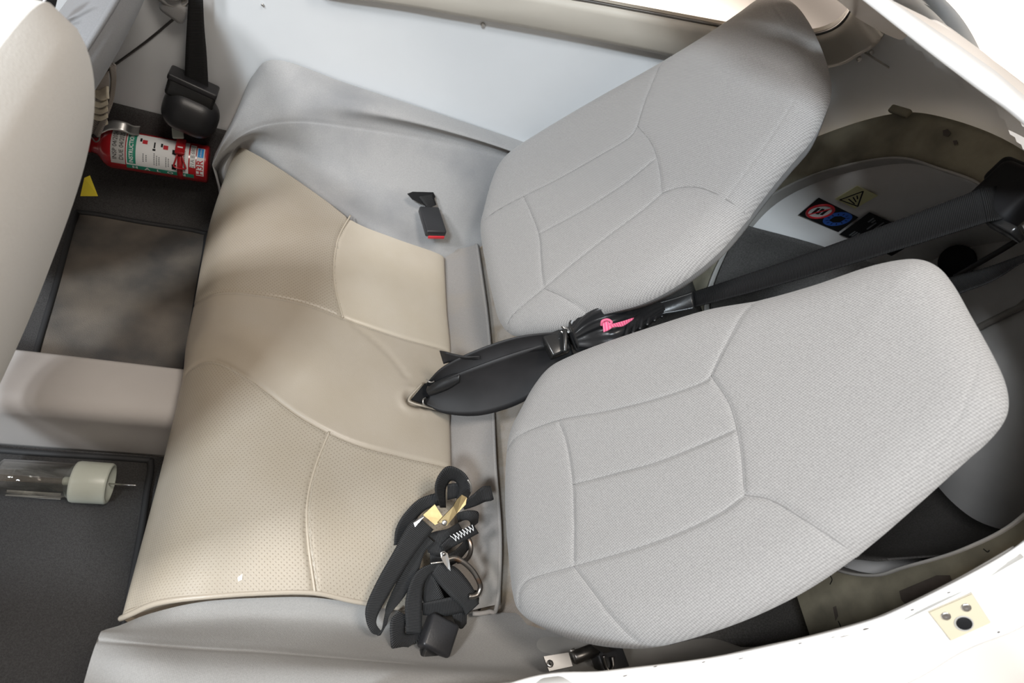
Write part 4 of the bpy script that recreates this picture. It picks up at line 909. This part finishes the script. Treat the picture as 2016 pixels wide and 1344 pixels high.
# shoulder belt up to its anchor
sb = thing('shoulder_belt', 'black shoulder belt stretched from pouch up to roof anchor', 'belt', at(1320, 600, .25))
A = [at(1285, 592, .31), at(1325, 585, .335), at(1363, 575, .355)] + [np.array(p) for p in (at(1363, 575, .355), )]
e0, e1 = at(1363, 575, .36), atX(1930, 372, 1.16); f0, f1_ = at(1366, 605, .345), atX(1944, 437, 1.16)
ts = np.linspace(0, 1, 6)
sagv = lambda t: np.array([0, 0, -.012 * math.sin(math.pi * t)])
ribbon('webbing', [e0 * (1 - t) + e1 * t + sagv(t) for t in ts], [f0 * (1 - t) + f1_ * t + sagv(t) for t in ts], M_webg, sb, 50, .003, 8, sag=.006)
ribbon('sewn_sleeve', [at(1272, 601, .305), at(1320, 588, .335), at(1364, 573, .362)], [at(1280, 622, .29), at(1325, 616, .318), at(1367, 608, .345)], M_nyl, sb, 20, .008, 8, sag=.004)
anc = atX(1985, 385, 1.2)
rbox('anchor_cover', frame3(anc, (0, -1, .35), (-1, 0, .3)), (.085, .09, .05), M_ink, sb, .014, 4)
rbox('anchor_cover_top', frame3(atX(1992, 350, 1.22), (0, -1, .35), (-1, 0, .3)), (.06, .05, .045), M_ink, sb, .012, 4)
rbox('belt_guide', frame3(atX(1975, 447, 1.19), (0, -1, .35), (-1, 0, .3)), (.06, .014, .04), M_blkg, sb, .004, 3)
ribbon('belt_bend', [e1, atX(1955, 368, 1.17), atX(1975, 360, 1.2)], [f1_, atX(1968, 432, 1.165), atX(1986, 425, 1.19)], M_webg, sb, 20, .003, 8, sag=.006)
s2 = thing('shoulder_belt', 'second black shoulder belt passing behind the top of the near seat back', 'belt', atX(1930, 560, 1.15))
ribbon('webbing', [atX(u, v, x) for u, v, x in ((1800, 575, 1.12), (1868, 548, 1.15), (1940, 528, 1.2), (2020, 500, 1.24), (2100, 470, 1.24))], [atX(u, v, x) for u, v, x in ((1820, 610, 1.1), (1888, 578, 1.13), (1955, 552, 1.18), (2020, 512, 1.23), (2100, 476, 1.24))], M_webg, s2, 40, .003, 8, sag=.004)
cbx = tube('dark_cord', [atX(u, v, 1.5) for u, v in ((1880, 545), (1920, 522), (1975, 490), (2030, 455))], .006, M_blk); tag(cbx, 'thin black cord hanging in the baggage bay above the second belt', 'cord')

# ------------------------------------------------------------------ tangle of cargo strap with hook and cam buckle
def q8(x, y, z): return at(660 + x / 2.8975, 880 + y / 2.8975, z)
def Q(*p): return [q8(*t) for t in p]
cs = thing('tie_down_strap', 'tangled black tie-down strap with yellow metal cam buckle and steel hook', 'strap', q8(550, 800, -.03))
def rb2(A, B, nm='webbing', **k): return ribbon(nm, Q(*A), Q(*B), M_web, cs, **k)
rb2([(480, 400, .075), (420, 440, .075), (335, 590, .06), (240, 760, .045), (178, 900, .025), (175, 985, .01), (205, 1055, .0), (245, 1072, -.01)], [(560, 470, .07), (520, 520, .068), (430, 640, .055), (335, 790, .04), (272, 900, .025), (240, 965, .012), (235, 1010, .004), (258, 1045, -.006)])
rb2([(240, 1075, -.008), (262, 1060, -.01), (282, 960, .0), (300, 880, .01), (400, 660, .03), (450, 545, .045), (520, 505, .055)], [(262, 1045, -.004), (292, 1010, .0), (312, 955, .006), (395, 850, .015), (470, 720, .03), (510, 600, .045), (565, 545, .055)])
rb2([(610, 250, .05), (480, 295, .045), (390, 385, .04), (345, 470, .03), (335, 560, .02)], [(600, 330, .04), (520, 355, .035), (455, 420, .03), (425, 490, .02), (405, 550, .015)])
rb2([(600, 345, .05), (570, 250, .075), (585, 170, .09), (640, 110, .095), (710, 128, .09), (758, 175, .08), (775, 245, .065), (760, 290, .05)], [(630, 345, .04), (628, 250, .05), (645, 205, .06), (665, 190, .065), (690, 200, .06), (705, 230, .055), (700, 265, .045), (690, 300, .04)])
rb2([(640, 210, .05), (690, 205, .05), (750, 215, .05)], [(640, 300, .03), (690, 290, .03), (760, 280, .03)])
rb2([(725, 320, .045), (775, 280, .05), (840, 225, .05), (872, 220, .045), (886, 222, .042)], [(735, 355, .03), (800, 335, .035), (850, 313, .035), (886, 306, .034), (903, 298, .032)], 'webbing_tail')
rb2([(690, 375, .02), (760, 360, .025), (815, 370, .02), (815, 430, .015)], [(700, 430, .01), (745, 415, .015), (770, 430, .015), (770, 470, .012)])
tb = ribbon('sewn_tab', Q((600, 560, .05), (650, 515, .055), (720, 475, .058), (785, 437, .055)), Q((625, 600, .04), (670, 570, .045), (745, 530, .048), (818, 490, .045)), M_web, cs)
for k in range(7):
    t0 = k / 7; a = np.array(q8(655 + 120 * t0, 505 - 60 * t0, .061)); b = np.array(q8(690 + 115 * t0, 535 - 68 * t0, .056))
    tube('stitch', [a, (a + b) / 2 + [0, 0, .002], b], .0007, M_lab, tb, 5)
    c2 = np.array(q8(655 + 120 * t0 + 22, 505 - 60 * t0 - 10, .061)); tube('stitch', [b, (b + c2) / 2 + [0, 0, .002], c2], .0007, M_lab, tb, 5)
rb2([(405, 1062, -.012), (398, 900, .02), (425, 780, .045), (470, 705, .055), (540, 668, .06), (600, 660, .06)], [(495, 1068, -.012), (495, 910, .02), (500, 800, .04), (530, 735, .05), (570, 705, .052), (615, 700, .05)])
rb2([(365, 935, .0), (318, 985, .0), (315, 1080, -.005), (325, 1150, -.012), (370, 1168, -.018), (440, 1125, -.018), (510, 1075, -.018)], [(405, 960, -.005), (400, 1010, -.008), (398, 1040, -.012), (400, 1060, -.014), (420, 1062, -.018), (450, 1062, -.02), (495, 1050, -.02)])
rb2([(590, 660, .06), (680, 680, .055), (750, 750, .045), (800, 830, .03), (820, 890, .015)], [(550, 720, .05), (600, 790, .045), (660, 855, .035), (720, 910, .02), (745, 960, .005)])
rb2([(540, 700, .045), (570, 740, .045), (610, 830, .03), (640, 900, .015)], [(480, 800, .02), (500, 870, .015), (520, 920, .01), (560, 960, .0)])
rb2([(490, 890, .015), (590, 868, .025), (700, 845, .03), (800, 815, .02), (820, 860, .01)], [(500, 955, .0), (600, 965, .005), (710, 945, .01), (780, 920, .0), (818, 890, -.005)])
rb2([(500, 505, .045), (570, 480, .05), (640, 465, .05), (700, 430, .04)], [(530, 600, .035), (600, 625, .035), (670, 570, .035), (740, 500, .03)])
rb2([(540, 600, .03), (600, 620, .035), (680, 590, .03), (750, 520, .02)], [(540, 690, .02), (620, 690, .025), (700, 650, .02), (770, 570, .01)])
rb2([(665, 950, .0), (720, 935, .0), (750, 950, -.008)], [(690, 1020, -.015), (720, 1035, -.02), (748, 1005, -.02)])
rb2([(470, 700, .01), (520, 760, .005), (540, 860, .0), (560, 950, -.01)], [(640, 740, .01), (700, 800, .005), (740, 880, .0), (740, 950, -.01)])
plate('cam_plate', Q((500, 385, .085), (566, 325, .09), (622, 412, .088), (568, 442, .085)), (-.1, -.5, 1), .003, M_brass, cs)
plate('cam_cheek', Q((418, 450, .07), (498, 385, .085), (506, 395, .083), (440, 470, .07)), (-.1, -.5, 1), .002, M_steel, cs)
plate('cam_arm', Q((585, 425, .09), (672, 335, .105), (690, 300, .107), (720, 270, .108), (748, 285, .106), (742, 325, .104), (690, 378, .1), (635, 445, .09)), (-.1, -.5, 1), .004, M_brass, cs)
lathe('cam_rivet', frame3(q8(622, 430, .098), (-.1, -.5, 1), (1, 0, 0)), [(-.004, .005), (.002, .005), (.003, .003)], M_steel, cs, 16)
plate('keeper', Q((598, 600, .075), (620, 592, .077), (640, 606, .076), (648, 640, .075), (656, 705, .066), (640, 690, .066), (618, 660, .07), (602, 630, .073)), (-.1, -.4, 1), .003, M_steel, cs)
lathe('keeper_rivet', frame3(q8(619, 608, .08), (-.1, -.4, 1), (1, 0, 0)), [(-.004, .0035), (.002, .0035), (.003, .002)], M_dst, cs, 14)
tube('keeper_pin', Q((545, 663, .07), (580, 658, .072), (612, 655, .072)), .0017, M_steel, cs)
tube('hook', Q((640, 640, .068), (680, 632, .068), (730, 655, .065), (780, 700, .058), (815, 755, .05), (828, 800, .042), (812, 838, .037), (785, 850, .036), (762, 850, .036)), .0048, M_rust, cs, 10, 60)
tube('hook_eye', Q((745, 500, .035), (770, 545, .03), (772, 600, .03), (745, 645, .04), (700, 650, .05)), .0045, M_rust, cs, 10, 40)
tube('end_wire', Q((755, 185, .085), (772, 215, .08), (775, 255, .07)), .002, M_steel, cs)
nb_ = thing('seat_buckle', 'black belt buckle below the tangled strap, by the near rim', 'buckle', q8(580, 1100, -.04))
xb = q8(550, 1165, .0) - q8(615, 975, .0); Mn = frame3(q8(588, 1075, .0), xb, (.15, -.2, 1)); wd = np.linalg.norm(q8(530, 960, 0) - q8(705, 990, 0))
rbox('buckle_body', Mn, (np.linalg.norm(xb) * 1.0, wd, .03), M_blk, nb_, .006, 3)
rbox('boot', frame3(q8(535, 1215, -.012), xb, (.15, -.2, 1)), (.05, wd * .72, .022), M_blkg, nb_, .006, 3)

# ------------------------------------------------------------------ seat hinge and latch hardware at the sill
hb = thing('hinge_bracket', 'steel screwed bracket at the foot of near seat back, by the sill', 'bracket', at(1098, 1305, .07))
bst = plate('bracket_strap', Z([(1069, 1293, .085), (1118, 1285, .09), (1126, 1312, .09), (1080, 1322, .085)]), (0, .2, 1), .003, M_brk, hb)
lathe('bracket_screw', frame3(at(1083, 1306, .089), (0, .2, 1), (1, 0, 0)), [(0, .0062), (.0012, .006), (.002, .004), (.0012, .001)], M_steel, bst, 20)
for dx, dy in ((.0045, .0008), (.0008, .0045)): rbox('screw_cross', frame3(at(1083, 1306, .0912), (1, 0, 0), (0, .2, 1)), (dx, dy, .0008), M_ink, bst, 0)
lathe('hinge_pin', frame3(at(1128, 1295, .095), at(1172, 1278, .1) - at(1128, 1295, .095), (0, 0, 1)), [(0, .009), (.003, .011), (.045, .011), (.047, .008)], M_dst, hb, 20)
rbox('pin_tip', frame3(at(1127, 1279, .105), (1, .3, 0), (0, 0, 1)), (.008, .004, .004), M_steel, hb, .001)
ll = thing('latch_lever', 'dark metal seat latch lever between near seat back and sill', 'latch', at(1190, 1300, .08))
plate('lever_arm', Z([(1158, 1262, .125), (1166, 1259, .13), (1190, 1268, .13), (1200, 1282, .125), (1188, 1286, .12), (1172, 1276, .122)]), (0, -.2, 1), .006, M_dst, ll)
rbox('latch_block', frame3(at(1200, 1300, .09), (1, .2, 0), (0, .1, 1)), (.055, .05, .03), M_blk, ll, .006)
tube('latch_loop', Z([(1188, 1290, .115), (1194, 1312, .11), (1200, 1320, .11), (1207, 1310, .11), (1205, 1292, .112)]), .0028, M_dst, ll)
pg = lathe('seat_peg', frame3(atX(1380, 525, 1.0), atX(1402, 490, 1.0) - atX(1380, 525, 1.0), (0, 0, 1)), [(0, .004), (.003, .007), (.02, .009), (.045, .012)], M_lip, None, 16)
tag(pg, 'small cream peg under the lower edge of the far seat back', 'peg')
